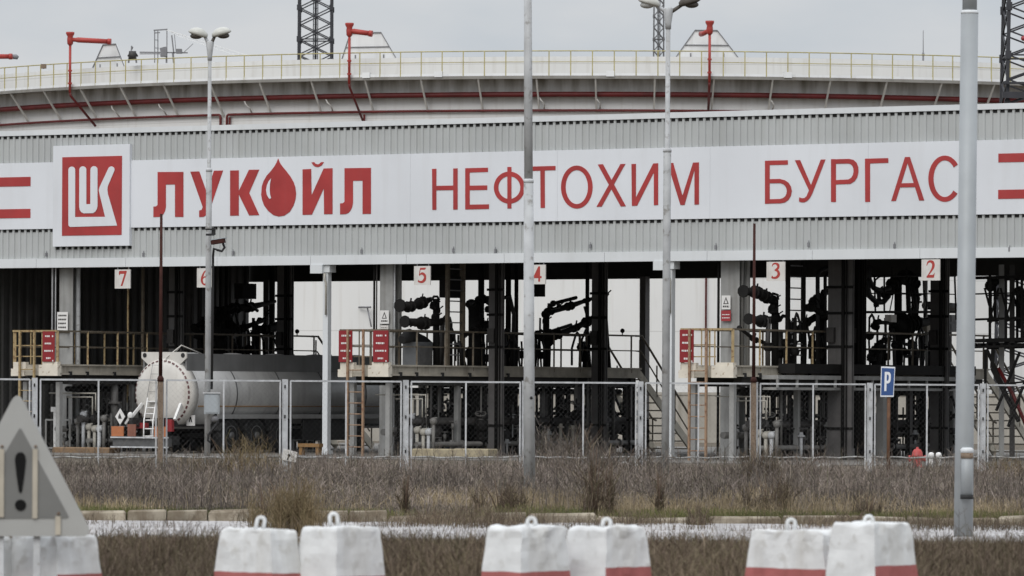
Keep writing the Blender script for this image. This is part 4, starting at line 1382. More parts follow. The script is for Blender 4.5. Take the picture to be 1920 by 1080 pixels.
fl = MB()
for ds in (0, 1.6):
    fl.bar(gpt(1800, 640, ds), gpt(1985, 634, ds), .10, .10).bar(gpt(1800, 652, ds), gpt(1985, 646, ds), .06)
for x in range(1808, 1985, 14):
    fl.bar(gpt(x, 646), gpt(x, 646, 1.6), .08)
part('floor', fl, M['black_steel'], gt)
m = MB()
for ds in (0, 1.6):
    m.bar(gpt(1800, 522, ds), gpt(1985, 517, ds), .08).bar(gpt(1800, 552, ds), gpt(1985, 547, ds), .04).bar(gpt(1800, 600, ds), gpt(1985, 594, ds), .06)
    for x in range(1826, 1985, 30):
        m.bar(gpt(x, 515, ds), gpt(x, 640, ds), .07)
    for x in range(1846, 1985, 30):
        m.bar(gpt(x, 540, ds), gpt(x + 16, 600, ds), .05).bar(gpt(x + 26, 540, ds), gpt(x + 10, 600, ds), .05)
part('truss', m, M['black_steel'], gt)
for x, mt in ((1852, 'col_grey'), (1872, 'dark_steel'), (1908, 'col_dark'), (1935, 'dark_steel')):
    part('post', MB().bar(gpt(x, 495, .8), gpt(x, 862, .8), .13), M[mt], gt)
m = MB()
m.bar(gpt(1850, 655), gpt(1905, 780), .07).bar(gpt(1862, 655), gpt(1860, 690), .1).bar(gpt(1860, 690), gpt(1910, 790), .09).bar(gpt(1912, 660), gpt(1868, 770), .06).bar(gpt(1880, 720), gpt(1920, 716), .05).bar(gpt(1848, 655), gpt(1846, 862), .07)
m.bar(gpt(1935, 680), gpt(1890, 800), .06)
part('bracing', m, M['black_steel'], gt)
part('red_pipe', MB().tube([gpt(1862, 690, .3), gpt(1890, 740, .3), gpt(1915, 800, .3)], .05, 6), M['red_pipe'], gt)
for x, y, rr in ((1838, 535, .16), (1892, 545, .14), (1899, 570, .16), (1846, 528, .12)):
    part('valve', MB().ball(gpt(x, y, .6), rr, 10, 7).bar(gpt(x, y, .6), gpt(x, y + 70, .6), .07), M['black_steel'], gt)


# dense upright hoses and risers that stand on the platforms
def riser_bank(lb, s_off, xs, seed):
    rr = random.Random(seed)
    c = ps(xs[0], 690, s_off)
    t = thing('riser_bank', lb, 'pipes', V((c.x, c.y, ZD1)), 'banks of black risers on the platforms')
    for x in xs:
        so = s_off + rr.uniform(-.45, .45)
        yt = rr.choice([596, 622, 628, 640, 650])
        r_ = rr.choice([.03, .04, .05, .07])
        x += rr.uniform(-2, 2)
        P = [ps(x, yt, so), ps(x + rr.uniform(-1.5, 1.5), (yt + 690) / 2, so), ps(x + rr.uniform(-2, 2), 690, so)]
        P[-1].z = ZD1
        P[1].z = (P[0].z + ZD1) / 2
        part('riser', MB().tube(P, r_, 7), M[rr.choice(['black_steel', 'black_steel', 'dark_steel'])], t)
        if rr.random() < .75:
            q = P[0].lerp(P[-1], rr.uniform(0, .8))
            part('valve', MB().ball(q, r_ + rr.uniform(.05, .10), 9, 6).cyl(q, q + T * .16 + UP * .04, .03, n=6).lathe(q + UP * .1, [(r_ * 2, -.02), (r_ * 2, .02)], 10), M['black_steel'], t)
        if rr.random() < .5:
            q = P[0]
            e = ps(x + rr.choice([-14, -9, 9, 15]), yt + rr.uniform(4, 26), so)
            m_ = (q + e) / 2 + UP * rr.uniform(.12, .3)
            part('hose', MB().tube([q, q.lerp(m_, .6) + UP * .08, m_, e, V((e.x, e.y, max(ZD1, e.z - .5)))], .035, 7), M['cable'], t)


riser_bank('black risers on the platform behind the tank trailer', sA, [402, 409, 433, 441, 452, 464, 474, 494, 508, 536], 3)
riser_bank('black risers on the platform between bay board 5 and the middle pole', sB, [830, 846, 858, 868, 880, 897, 907, 914, 926, 944, 950, 962, 971, 978], 4)
riser_bank('black risers on the platform right of the middle pole', sB, [1004, 1009, 1014, 1030, 1087, 1098, 1104, 1127], 5)
riser_bank('black risers on the platform between bay boards 3 and 2', sC, [1440, 1462, 1470, 1486, 1492, 1508, 1524, 1535, 1630, 1638, 1652, 1662, 1676, 1690, 1697, 1705, 1716, 1726, 1733, 1740, 1757, 1770], 6)
# side gangway of the right platform: dark deck edge over a ladder beam
sg = ISL[2] + IW + .06
wa, wb = on_s(1428, 700, sg)[0], on_s(1800, 700, sg)[0]
gw = thing('side_gangway', 'dark narrow gangway bolted along the side of the right platform', 'gangway', S(sg, wa, ZD0))
part('deck', MB().sbox(sg, sg + .5, wa + .9, wb, ZD0 + .10, ZD1 + .06), M['black_steel'], gw)
m = MB().sbox(sg, sg + .5, wa, wb, ZD0 - .06, ZD0 + .05).sbox(sg + .05, sg + .45, wa, wb, ZD0 - .34, ZD0 - .27)
w = wa
while w < wb:
    m.sbox(sg + .44, sg + .49, w, w + .07, ZD0 - .28, ZD0 - .05)
    w += 1.05
part('beam', m, M['col_grey'], gw)
part('web', MB().sbox(sg + .2, sg + .22, wa + .1, wb, ZD0 - .28, ZD0 - .05), M['under'], gw)
for w in (wa + 6.0, wb - 1.2):
    part('leg', MB().sbox(sg + .2, sg + .42, w, w + .2, SLAB, ZD0 - .34), M['col_grey'], gw)


# ------------------------------------------------------------------ pipework under the platforms
def manifold(s0, lb, seed):
    rr = random.Random(seed)
    t = thing('pipe_manifold', lb, 'pipework', S(s0 + .8, 2.0, SLAB), 'pipework below the loading platforms')
    for z, so, mt, r_ in ((.95, .35, 'grey_pipe', .09), (1.25, 1.15, 'dark_steel', .11), (.62, 1.45, 'grey_pipe', .07), (2.1, .7, 'black_steel', .08)):
        m = MB().cyl(S(s0 + so, -.6, z), S(s0 + so, 11.5, z), r_, n=9)
        for w in np.arange(0, 11.4, 1.7):
            m.lathe(S(s0 + so, float(w), z), [(r_ * 1.6, -.03), (r_ * 1.6, .03)], 10, ax=N, smooth=False)
        part('header_pipe', m, M[mt], t)
    w = .2
    i = 0
    while w < 11.6:
        so = rr.uniform(.15, 1.5)
        r_ = rr.choice([.035, .045, .06, .08, .11])
        top = rr.choice([2.5, 2.5, 2.5, 1.5, 1.2])
        mt = rr.choice(['black_steel', 'dark_steel', 'black_steel', 'grey_pipe', 'black_steel'])
        m = MB().cyl(S(s0 + so, w, SLAB), S(s0 + so, w, top), r_, n=8)
        for z in (rr.uniform(.6, 1.1), rr.uniform(1.3, 2.0)):
            if z < top:
                m.lathe(S(s0 + so, w, z), [(r_ * 1.9, -.03), (r_ * 1.9, .03)], 10, smooth=False)
        part('vertical_pipe', m, M[mt], t)
        if i % 3 == 1:
            z = rr.uniform(.85, 1.6)
            c = S(s0 + so, w, z)
            v = MB().ball(c, r_ * 1.2 + .09, 10, 7).lathe(c, [(.16, -.03), (.16, .03)], 12, ax=T, smooth=False).cyl(c, c + UP * .32 - N * .05, .03, n=6)
            v = part('valve', v, M['black_steel'], t)
            hc = c + UP * .33 - N * .05
            a = rr.uniform(0, 3)
            hx, hy = T * math.cos(a) + N * math.sin(a), UP * .5 - T * math.sin(a) + N * math.cos(a)
            hx.normalize(); hy = (hy - hx * hy.dot(hx)).normalized()
            hw = MB().tube([hc + hx * .15 * math.cos(k * math.pi / 7) + hy * .15 * math.sin(k * math.pi / 7) for k in range(14)], .018, 5, closed=True).bar(hc - hx * .15, hc + hx * .15, .02).bar(hc - hy * .15, hc + hy * .15, .02)
            part('handwheel', hw, M['grey_pipe'], v)
        if i % 4 == 2:
            c = S(s0 + rr.uniform(.4, 1.1), w + .2, rr.uniform(.75, 1.1))
            part('meter', MB().lathe(c - T * .25, [(.05, 0), (.24, .03), (.27, .15), (.27, .33), (.2, .45), (.08, .5)], 14, ax=T).bar(c, V((c.x, c.y, SLAB)), .12), M['dark_steel'], t)
        w += rr.uniform(.16, .34)
        i += 1
    for k in range(78):
        w, so, r_ = rr.uniform(-.3, 11.4), rr.uniform(.0, 1.57), rr.choice([.018, .025, .03, .04])
        top = rr.choice([2.5, 2.5, 1.9, 1.4])
        m = MB().cyl(S(s0 + so, w, SLAB), S(s0 + so, w, top), r_, n=6)
        z = rr.uniform(.6, 1.3)
        c = S(s0 + so, w, z)
        m.lathe(c, [(r_ + .05, -.03), (r_ + .05, .03)], 8, smooth=False).bar(c - T * .1, c + T * .1 + UP * rr.uniform(-.1, .1), .03)
        if rr.random() < .5:
            e = c + N * rr.uniform(.4, 1.2)
            m.tube([c, e, V((e.x, e.y, SLAB))], r_, 6)
        part('small_pipe', m, M[rr.choice(['black_steel', 'black_steel', 'dark_steel', 'grey_pipe'])], t)
    for k in range(16):
        w, so, z = rr.uniform(.2, 10.5), rr.uniform(1.2, 1.66), rr.uniform(.55, 1.25)
        c = S(s0 + so, w, z)
        m = MB().cyl(V((c.x, c.y, SLAB)), c, rr.choice([.03, .045, .06]), n=8).lathe(c, [(.10, -.02), (.10, .02), (.06, .03), (.05, .1)], 10, smooth=False)
        part('drain_stub', m, M[rr.choice(['grey_pipe', 'galv', 'light_pipe', 'col_grey'])], t)
    for k in range(12):
        w, so, z = rr.uniform(-.2, 6), rr.uniform(.9, 1.62), rr.uniform(.7, 1.35)
        c = S(s0 + so, w, z)
        m = MB().cyl(c, c + UP * .16, .05, n=9).lathe(c + UP * .2, [(.02, 0), (.11, .0), (.11, .02), (.02, .02)], 12, smooth=False).cyl(V((c.x, c.y, SLAB)), c, .025, n=6)
        part('gauge', m, M[rr.choice(['grey_pipe', 'galv', 'dark_steel', 'black_steel'])], t)
    # light coloured sampling rack near the front end
    rk = MB()
    for z in (1.98, 1.87):
        rk.tube([S(s0 + .95, -.9, z), S(s0 + 1.95 - (1.98 - z), -.9, z), S(s0 + 1.95 - (1.98 - z), -.9, z - .5)], .022, 6)
    rk.tube([S(s0 + .3, -.9, 1.98), S(s0 + 1.95, -.9, 1.98)], .02, 6)
    part('sampling_rack', rk, M['light_pipe'], t)
    for o, z, mt in ((.95, 1.1, 'grey_pipe'), (1.15, 1.3, 'galv'), (1.35, .95, 'light_pipe'), (1.55, .9, 'light_pipe'), (1.72, .9, 'galv'), (1.88, 1.2, 'grey_pipe')):
        m = MB().cyl(S(s0 + o, -.4, SLAB), S(s0 + o, -.4, z), .05, n=8).ball(S(s0 + o, -.4, z + .06), .11, 9, 6).cyl(S(s0 + o - .12, -.4, z + .1), S(s0 + o + .12, -.4, z + .16), .025, n=6)
        part('drain_stub', m, M[mt], t)
    return t


manifold(ISL[0], 'pipework under the platform with the yellow ladder', 11)
manifold(ISL[1], 'pipework under the middle platform beside the white post', 23)
manifold(ISL[2], 'pipework under the platform right of the tall street lamp', 37)


def pipe_rack(lb, px0, px1, w0, seed):
    rr = random.Random(seed)
    sa, sb = on_w(px0, 760, w0)[0], on_w(px1, 760, w0)[0]
    t = thing('pipe_rack', lb, 'pipework', S((sa + sb) / 2, w0, SLAB), 'pipe racks along the back of the bays')
    for z, r_ in ((.55, .07), (1.05, .09), (1.45, .05), (2.28, .08)):
        part('header_pipe', MB().cyl(S(sa, w0 + rr.uniform(-.3, .3), z), S(sb, w0 + rr.uniform(-.3, .3), z), r_, n=8), M['black_steel'], t)
    s = sa
    k = 0
    while s < sb and k < 95:
        r_ = rr.choice([.025, .035, .045, .06, .09])
        top = rr.choice([2.4, 2.4, 2.3, 1.7, 1.3])
        w = w0 + rr.uniform(-.5, .5)
        m = MB().cyl(S(s, w, SLAB), S(s, w, top), r_, n=7)
        z = rr.uniform(.6, 1.6)
        m.lathe(S(s, w, z), [(r_ + .05, -.03), (r_ + .05, .03)], 9, smooth=False)
        if rr.random() < .45:
            c = S(s, w, z - .15)
            m.ball(c, r_ + .08, 9, 6).bar(c, c + T * .22 + UP * .1, .04)
        part('vertical_pipe', m, M[rr.choice(['black_steel', 'black_steel', 'black_steel', 'dark_steel', 'grey_pipe'])], t)
        if rr.random() < .3:
            q = S(s, w, rr.uniform(1.4, 2.2))
            e = S(s + rr.uniform(.3, .8), w, rr.uniform(.6, 1.3))
            part('hose', MB().tube([q, q + T * .12 + UP * .08, (q + e) / 2 + T * .1, e], .04, 7), M['cable'], t)
        s += rr.uniform(.10, .30)
        k += 1


pipe_rack('black pipe rack at the back of the bay between board 5 and the middle pole', 800, 985, 9.5, 61)
pipe_rack('black pipe rack at the back of the bay right of the middle pole', 1000, 1190, 11.5, 62)
pipe_rack('black pipe rack at the back of the bay between boards 3 and 2', 1425, 1790, 9.0, 63)


def pipe_thing(lb, pts, w, r_, mt, name='pipe'):
    P = [pw(x, y, w) for x, y in pts]
    m = MB().tube(P, r_, 10)
    for q in (P[0], P[-1]):
        m.lathe(q, [(r_ * 1.5, -.03), (r_ * 1.5, .03)], 10, ax=(P[1] - P[0]) if q == P[0] else (P[-1] - P[-2]), smooth=False)
    return single(name, m, M[mt], lb, 'pipe', P[-1])


pipe_thing('pale bent pipe standing left of the middle pole behind the fence', [(789, 727), (818, 727), (824, 733), (824, 798), (829, 809), (845, 812)], 3.4, .075, 'light_pipe', 'bent_pipe')
pipe_thing('thin pale hooked pipe just right of a fence post', [(772, 744), (776, 744), (778, 750), (777, 835)], 1.2, .04, 'light_pipe', 'bent_pipe')
pipe_thing('pale elbow pipe feeding the grey meter box by the trailer', [(205, 716), (233, 716), (240, 723), (241, 756)], 1.6, .085, 'light_pipe', 'elbow_pipe')
# meter box left of the trailer
sa, z0 = on_w(224, 800, 1.6); sb, z1 = on_w(248, 755, 1.6)
q = thing('meter_box', 'grey meter box on a leg left of the tank trailer', 'box', S(sa, 1.6, SLAB))
part('body', MB().sbox(sa, sb, 1.45, 1.9, z0, z1), M['col_grey'], q)
part('dial', MB().cyl(S((sa + sb) / 2, 1.449, (z0 + z1) / 2 + .02), S((sa + sb) / 2, 1.43, (z0 + z1) / 2 + .02), .09, n=14), M['chassis'], q)
part('leg', MB().sbox((sa + sb) / 2 - .06, (sa + sb) / 2 + .06, 1.6, 1.72, SLAB, z0), M['dark_steel'], q)
# grey frame cage and hose coil near the left platform
sa, z1 = on_w(86, 787, -.3); sb, _ = on_w(131, 787, -.3)
q = thing('pump_skid', 'small framed pump skid under the platform with the yellow ladder', 'pump', S(sa, -.3, SLAB))
m = MB()
for w in (-.3, .5):
    m.bar(S(sa, w, SLAB), S(sa, w, z1), .05).bar(S(sb, w, SLAB), S(sb, w, z1), .05).bar(S(sa, w, z1), S(sb, w, z1), .05).bar(S(sa, w, SLAB + .1), S(sb, w, SLAB + .1), .05)
part('frame', m, M['col_grey'], q)
for i in range(9):
    c = S(random.uniform(sa + .12, sb - .12), random.uniform(-.2, .4), random.uniform(SLAB + .2, z1 - .15))
    part('fitting', MB().ball(c, random.uniform(.06, .13), 9, 6).bar(c, c + T * random.uniform(-.2, .2) + UP * random.uniform(-.2, .2), .04), M[random.choice(['grey_pipe', 'dark_steel', 'black_steel'])], q)
sa, z0 = on_w(96, 772, -.35); sb, z1 = on_w(110, 763, -.35)
q = single('tag_plate', MB().sbox(sa, sb, -.37, -.35, z0, z1).sbox(sa + .08, sb - .08, -.35, -.33, SLAB, z0), M['sign_white'], 'small white tag plate above the pump skid', 'plate', S(sa, -.35, SLAB))
c = pw(150, 783, 1.0)
q = thing('hose', 'pale curved hose and valve left of the tank trailer', 'hose', V((c.x, c.y, SLAB)))
part('hose', MB().tube([c + T * .02 + UP * .2, c + T * .14 + UP * .14, c + T * .18 - UP * .05, c + T * .12 - UP * .25, c - T * .02 - UP * .3], .055, 8), M['light_pipe'], q)
part('valve', MB().ball(c - T * .1 + UP * .12, .15, 10, 7).ball(c - T * .12 - UP * .2, .17, 10, 7).cyl(V((c.x, c.y, SLAB)), c - UP * .2, .12, n=9).lathe(c + UP * .3 - T * .1, [(.16, -.03), (.16, .03)], 12), M['grey_pipe'], q)
# island kerbs
for x0, x1, y, w, mt, lb in ((772, 848, 850, -1.2, 'kerb_beige', 'beige concrete kerb block left of the middle pole'), (850, 915, 850, -1.2, 'kerb_beige', 'beige concrete kerb block touching the middle pole side'), (98, 205, 846, -2.6, 'brown_kerb', 'brown low kerb left of the trailer bumper')):
    sa, sb = on_w(x0, y, w)[0], on_w(x1, y, w)[0]
    zt = on_w(x0, 841 if mt != 'brown_kerb' else 838, w)[1]
    m = MB().sbox(sa, sb, w, w + .5, SLAB - .02, zt - .03)
    m.hexa([S(sa, w, zt - .03), S(sb, w, zt - .03), S(sb, w + .5, zt - .03), S(sa, w + .5, zt - .03), S(sa + .03, w + .03, zt), S(sb - .03, w + .03, zt), S(sb - .03, w + .47, zt), S(sa + .03, w + .47, zt)])
    single('kerb_block', m, M[mt], lb, 'kerb block', S(sa, w, SLAB))
# wooden trestle by the white post
sa, zt = on_w(562, 838, -1.0); sb, _ = on_w(602, 838, -1.0)
q = thing('trestle', 'brown wooden trestle on the ground left of the white post', 'trestle', S(sa, -1, SLAB))
part('top_beam', MB().sbox(sa, sb, -1.1, -.9, zt, zt + .1), M['wood'], q)
for s in (sa + .03, sb - .13):
    part('leg', MB().sbox(s, s + .1, -1.08, -.92, SLAB - .1, zt), M['wood'], q)
# blue drum
c = pw(832, 835, 2.6)
m = MB().lathe(V((c.x, c.y, SLAB)), [(.17, 0), (.18, .02), (.17, .15), (.18, .17), (.17, .33), (.18, .35), (.17, .5), (.05, .52)], 16)
single('drum', m, M['blue'], 'small dark blue drum beneath the pale bent pipe', 'drum', V((c.x, c.y, SLAB)))
# ------------------------------------------------------------------ tank trailer in bay 6
W0 = -1.5
ts, tz = on_w(305, 738, W0)
TR, TL = 1.0, 11.0
tr = thing('tank_trailer', 'white ended grey tank trailer parked under the canopy', 'tank trailer', S(ts, W0 + 4, SLAB))
prof = [(0.02, -.16), (.35, -.15), (.62, -.12), (.82, -.07), (.94, 0), (TR, .07)]
m = MB().lathe(S(ts, W0, tz), prof + [(TR, .34)], 40, ax=N)
part('rear_head', m, M['tank_white'], tr)
m = MB().lathe(S(ts, W0, tz), [(TR - .002, .34), (TR - .002, TL), (TR * .9, TL + .08), (.5, TL + .16), (.02, TL + .18)], 40, ax=N)
part('barrel', m, M['tank_alu'], tr)
m = MB()
for w in (2.2, 4.4, 6.6, 8.8):
    m.lathe(S(ts, W0 + w, tz), [(TR + .006, 0), (TR + .006, .05)], 40, ax=N)
part('band', m, M['hub'], tr)
# reflective dashes round the rear head
nd_ = 40
for i in range(nd_):
    m = MB()
    a0 = 2 * math.pi * i / nd_
    a1 = a0 + 2 * math.pi / nd_ * .62
    q = []
    for a in (a0, (a0 + a1) / 2, a1):
        for r_, dw in ((.905, -.028), (.945, .001)):
            q.append(S(ts, W0 + dw - .012, tz) + T * r_ * math.cos(a) + UP * r_ * math.sin(a))
    m.add(q, [(0, 2, 3, 1), (2, 4, 5, 3)])
    part('reflective_tape', m, M['tape_red'], tr)
zc = tz + TR
c = MB().prism([S(ts - .78, W0 + .05, zc + .17), S(ts + .78, W0 + .05, zc + .17), S(ts + .78, W0 + .05, zc + .0), S(ts + .5, W0 + .05, zc - .22), S(ts - .5, W0 + .05, zc - .22), S(ts - .78, W0 + .05, zc + .0)], N * .05)
part('coaming_end', c, M['tank_white'], tr)
for x in (-.66, .66):
    c = MB().cyl(S(ts + x, W0 + .035, zc + .08), S(ts + x, W0 + .048, zc + .08), .065, n=12)
    part('drain_hole', c, M['chassis'], tr)
c = MB()
for x in (-.76, .70):
    c.sbox(ts + x, ts + x + .06, W0 + .1, W0 + TL - .3, zc - .36, zc + .13)
c.sbox(ts - .7, ts + .7, W0 + .3, W0 + TL - .4, zc - .12, zc - .02)
part('coaming', c, M['coaming'], tr)
for i in range(5):
    part('hatch', MB().lathe(S(ts, W0 + 1.3 + i * 2.1, zc - .05), [(.3, 0), (.3, .14), (.26, .2), (.1, .22)], 18), M['tank_alu'], tr)
h = MB()
h.tube([S(ts + .02, W0 - .05, zc - .35), S(ts + .12, W0, zc + .02), S(ts + .46, W0 + .25, zc + .36), S(ts + .55, W0 + 1.1, zc + .13)], .018, 6)
h.tube([S(ts + .3, W0 + .2, zc + .17), S(ts + .46, W0 + .25, zc + .36)], .014, 6)
part('guard_rail', h, M['tank_white'], tr)
# rear ladder
la = MB()
for x in (-.28, .02):
    la.tube([S(ts + x - .08, W0 - .25, tz - .1), S(ts + x + .06, W0 - .17, tz + .85)], .007, 5)
for z in (.05, .3, .55, .8):
    la.cyl(S(ts - .34 + z * .14, W0 - .22, tz + z), S(ts - .04 + z * .14, W0 - .22, tz + z), .006, n=5)
part('head_ladder', la, M['grey_line'], tr)
la = MB()
for x in (-.50, -.17):
    dx_ = 0 if x < -.3 else 17
    la.tube([pw(269 + dx_, 831, W0 - .95), pw(270 + dx_, 788, W0 - .85), pw(273 + dx_, 770, W0 - .4), pw(277 + dx_, 746, W0 - .24)], .022, 6)
for y_, w in ((818, -.92), (804, -.89), (788, -.84), (776, -.55), (765, -.36), (753, -.28)):
    la.cyl(pw(270 + (831 - y_) * .08, y_, W0 + w), pw(287 + (831 - y_) * .08, y_, W0 + w), .022, n=6)
part('rear_ladder', la, M['sign_white'], tr)
part('sign_plate', MB().sbox(ts - .32, ts + .05, W0 - .21, W0 - .19, tz - .25, tz - .02), M['tank_white'], tr)
# bumper, plates, placard, lamps, arms
BZ = SLAB + .20
b = MB().sbox(ts - .98, ts + 1.0, W0 - 1.14, W0 - 1.08, BZ + .23, BZ + .27).sbox(ts - .98, ts + 1.0, W0 - 1.14, W0 - 1.08, BZ - .04, BZ)
part('bumper', b, M['galv'], tr)
part('bumper_beam', MB().sbox(ts - .95, ts + .97, W0 - 1.06, W0 - .9, BZ, BZ + .22), M['hub'], tr)
part('frame', MB().sbox(ts - .5, ts - .38, W0 - .9, W0 + TL - .3, SLAB + .75, SLAB + 1.0).sbox(ts + .38, ts + .5, W0 - .9, W0 + TL - .3, SLAB + .75, SLAB + 1.0).sbox(ts - .95, ts + .95, W0 - .88, W0 - .5, SLAB + .25, SLAB + .5), M['chassis'], tr)
for a, e, mt in ((-.98, -.56, 'plate_orange'), (.50, .92, 'plate_orange'), (-.42, -.14, 'brown_box')):
    part('plate', MB().sbox(ts + a, ts + e, W0 - 1.09, W0 - 1.06, BZ + .28, BZ + (.56 if mt == 'plate_orange' else .62)), M[mt], tr)
q = S(ts - .70, W0 - 1.06, BZ + .83)
part('hazard_placard', MB().prism([q - T * .17, q + UP * .23, q + T * .17, q - UP * .23], N * .015), M['sign_white'], tr)
q = q - N * .003
part('hazard_symbol', MB().prism([q - T * .06 + UP * .01, q - T * .01 + UP * .1, q + T * .05 - UP * .03, q + T * .07 - UP * .06, q - T * .06 - UP * .06], N * .002), M['dark_steel'], tr)
for a, e, z0, z1 in ((-.50, -.16, .70, .86), (.34, .72, .62, .96)):
    part('tail_lamp', MB().sbox(ts + a, ts + e, W0 - .56, W0 - .44, SLAB + z0, SLAB + z1), M['lamp_red'], tr)
for sgn in (-1, 1):
    a = MB().bar(S(ts + sgn * .78, W0 - .5, SLAB + .95), S(ts + sgn * .48 + (.25 if sgn > 0 else -.12), W0 - .14, tz - .28), .07)
    if sgn < 0:
        a.ball(S(ts - .72, W0 - .55, SLAB + 1.05), .08, 10, 6, (1, .5, 1.4)).bar(S(ts - .72, W0 - .5, SLAB + 1.1), S(ts - .86, W0 - .6, SLAB + .82), .06)
    part('stay_arm', a, M['sign_white'], tr)
# side outlet box with a letter plate
q = S(ts + TR * .62, W0 + 1.1, SLAB + 1.22)
part('outlet_pipe', MB().cyl(q - T * .2, q + T * .2, .1, n=10).cyl(q + N * .0, q + N * .55, .09, n=10), M['galv'], tr)
pl = pw(358, 787, W0 + .3)
part('side_plate', MB().sbox((pl - O).dot(T) - .14, (pl - O).dot(T) + .14, W0 + .28, W0 + .31, pl.z - .17, pl.z + .13), M['sign_white'], tr)
qs = (pl - O).dot(T)
part('letter', MB().prism([S(qs - .06, W0 + .276, pl.z - .07), S(qs - .025, W0 + .276, pl.z - .07), S(qs, W0 + .276, pl.z + .02), S(qs + .025, W0 + .276, pl.z - .07), S(qs + .06, W0 + .276, pl.z - .07), S(qs + .02, W0 + .276, pl.z + .08), S(qs - .02, W0 + .276, pl.z + .08)], N * .003), M['sign_black'], tr)
part('side_rail', MB().sbox(ts + TR - .06, ts + TR + .06, W0 + 1.2, W0 + TL - .5, SLAB + .98, SLAB + 1.1).sbox(ts - TR - .06, ts - TR + .06, W0 + 1.2, W0 + TL - .5, SLAB + .98, SLAB + 1.1), M['tank_alu'], tr)
part('side_stripe', MB().tube([S(ts + TR * .94, W0 + .4, tz - TR * .35), S(ts + TR * .94, W0 + TL, tz - TR * .35)], .018, 6), M['wood'], tr)
part('side_skirt', MB().sbox(ts + .90, ts + .94, W0 + 5.6, W0 + 8.6, SLAB + .35, SLAB + .97).sbox(ts - .94, ts - .90, W0 + 5.6, W0 + 8.6, SLAB + .35, SLAB + .97), M['chassis'], tr)
for w in (1.9, 3.15, 4.4):
    for sgn in (-1, 1):
        c = S(ts + sgn * .86, W0 + w, SLAB + .5)
        wl = MB().lathe(c - T * .17, [(.3, 0), (.47, .02), (.5, .07), (.5, .27), (.47, .32), (.3, .34)], 24, ax=T)
        wl = part('wheel', wl, M['rubber'], tr)
        part('rim', MB().lathe(c + T * (.175 * sgn), [(.3, -.012), (.28, .0), (.12, -.06 * sgn), (.1, .03), (.02, .04)], 16, ax=T), M['hub'], wl)
        g = MB()
        n = 12
        vs = []
        for i in range(n + 1):
            a = math.pi * (.08 + .84 * i / n)
            for dx in (-.19, .19):
                vs.append(c + T * dx + N * (.58 * math.cos(a)) + UP * (.58 * math.sin(a)))
        g.add(vs, [(2 * i, 2 * i + 2, 2 * i + 3, 2 * i + 1) for i in range(n)], True)
        part('mudguard', g, M['chassis'], tr)
    part('axle', MB().cyl(S(ts - .7, W0 + w, SLAB + .5), S(ts + .7, W0 + w, SLAB + .5), .07, n=8), M['chassis'], tr)
for sgn in (-1, 1):
    part('landing_leg', MB().sbox(ts + sgn * .6 - .07, ts + sgn * .6 + .07, W0 + 8.9, W0 + 9.05, SLAB + .03, SLAB + .95).sbox(ts + sgn * .6 - .15, ts + sgn * .6 + .15, W0 + 8.85, W0 + 9.1, SLAB, SLAB + .03), M['chassis'], tr)

# ------------------------------------------------------------------ chain-link fence
FK = 0.88
FA = V((xat(400, 130.7) * FK, 130.7 * FK, 0))
FB = V((xat(1700, 137.9) * FK, 137.9 * FK, 0))
FE = (FB - FA).normalized()
FNm = V((-FE.y, FE.x, 0))


def on_f(px, py, off=0.0):
    d = ray(px, py)
    c = V((0, 0, CAMH))
    k = (FA + FNm * off - c).dot(FNm) / d.dot(FNm)
    p = c + d * k
    return (p - FA).dot(FE), p.z


def FP(e, z, off=0.0):
    return V((FA.x + FE.x * e + FNm.x * off, FA.y + FE.y * e + FNm.y * off, z))


ZT = (on_f(600, 714.5)[1] + on_f(1500, 720)[1]) / 2
ZBt = (on_f(400, 856)[1] + on_f(1700, 857)[1]) / 2
fence = thing('fence', 'galvanised chain-link fence along the weedy verge', 'fence', FP(0, .2))
posts = [on_f(x, 715)[0] for x in (65, 302, 534.5, 761, 984, 1201, 1416, 1631, 1843)]
st0, st1 = posts[1] - posts[0], posts[-1] - posts[-2]
posts = [posts[0] - 2 * st0, posts[0] - st0] + posts + [posts[-1] + st1, posts[-1] + 2 * st1]
for i, e in enumerate(posts):
    z0 = ground_z(FP(e, 0).x, FP(e, 0).y) - .3
    p = part('post', MB().bar(FP(e, z0), FP(e, ZT + .035), .10, .10, side=FE), M['galv'], fence)
    k = MB()
    for z in (ZT - .12, (ZT + ZBt) / 2 + .05, ZBt + .12):
        k.bar(FP(e - .02, z - .035, -.055), FP(e - .02, z + .035, -.055), .05, .03)
    part('clamp', k, M['chassis'], p)
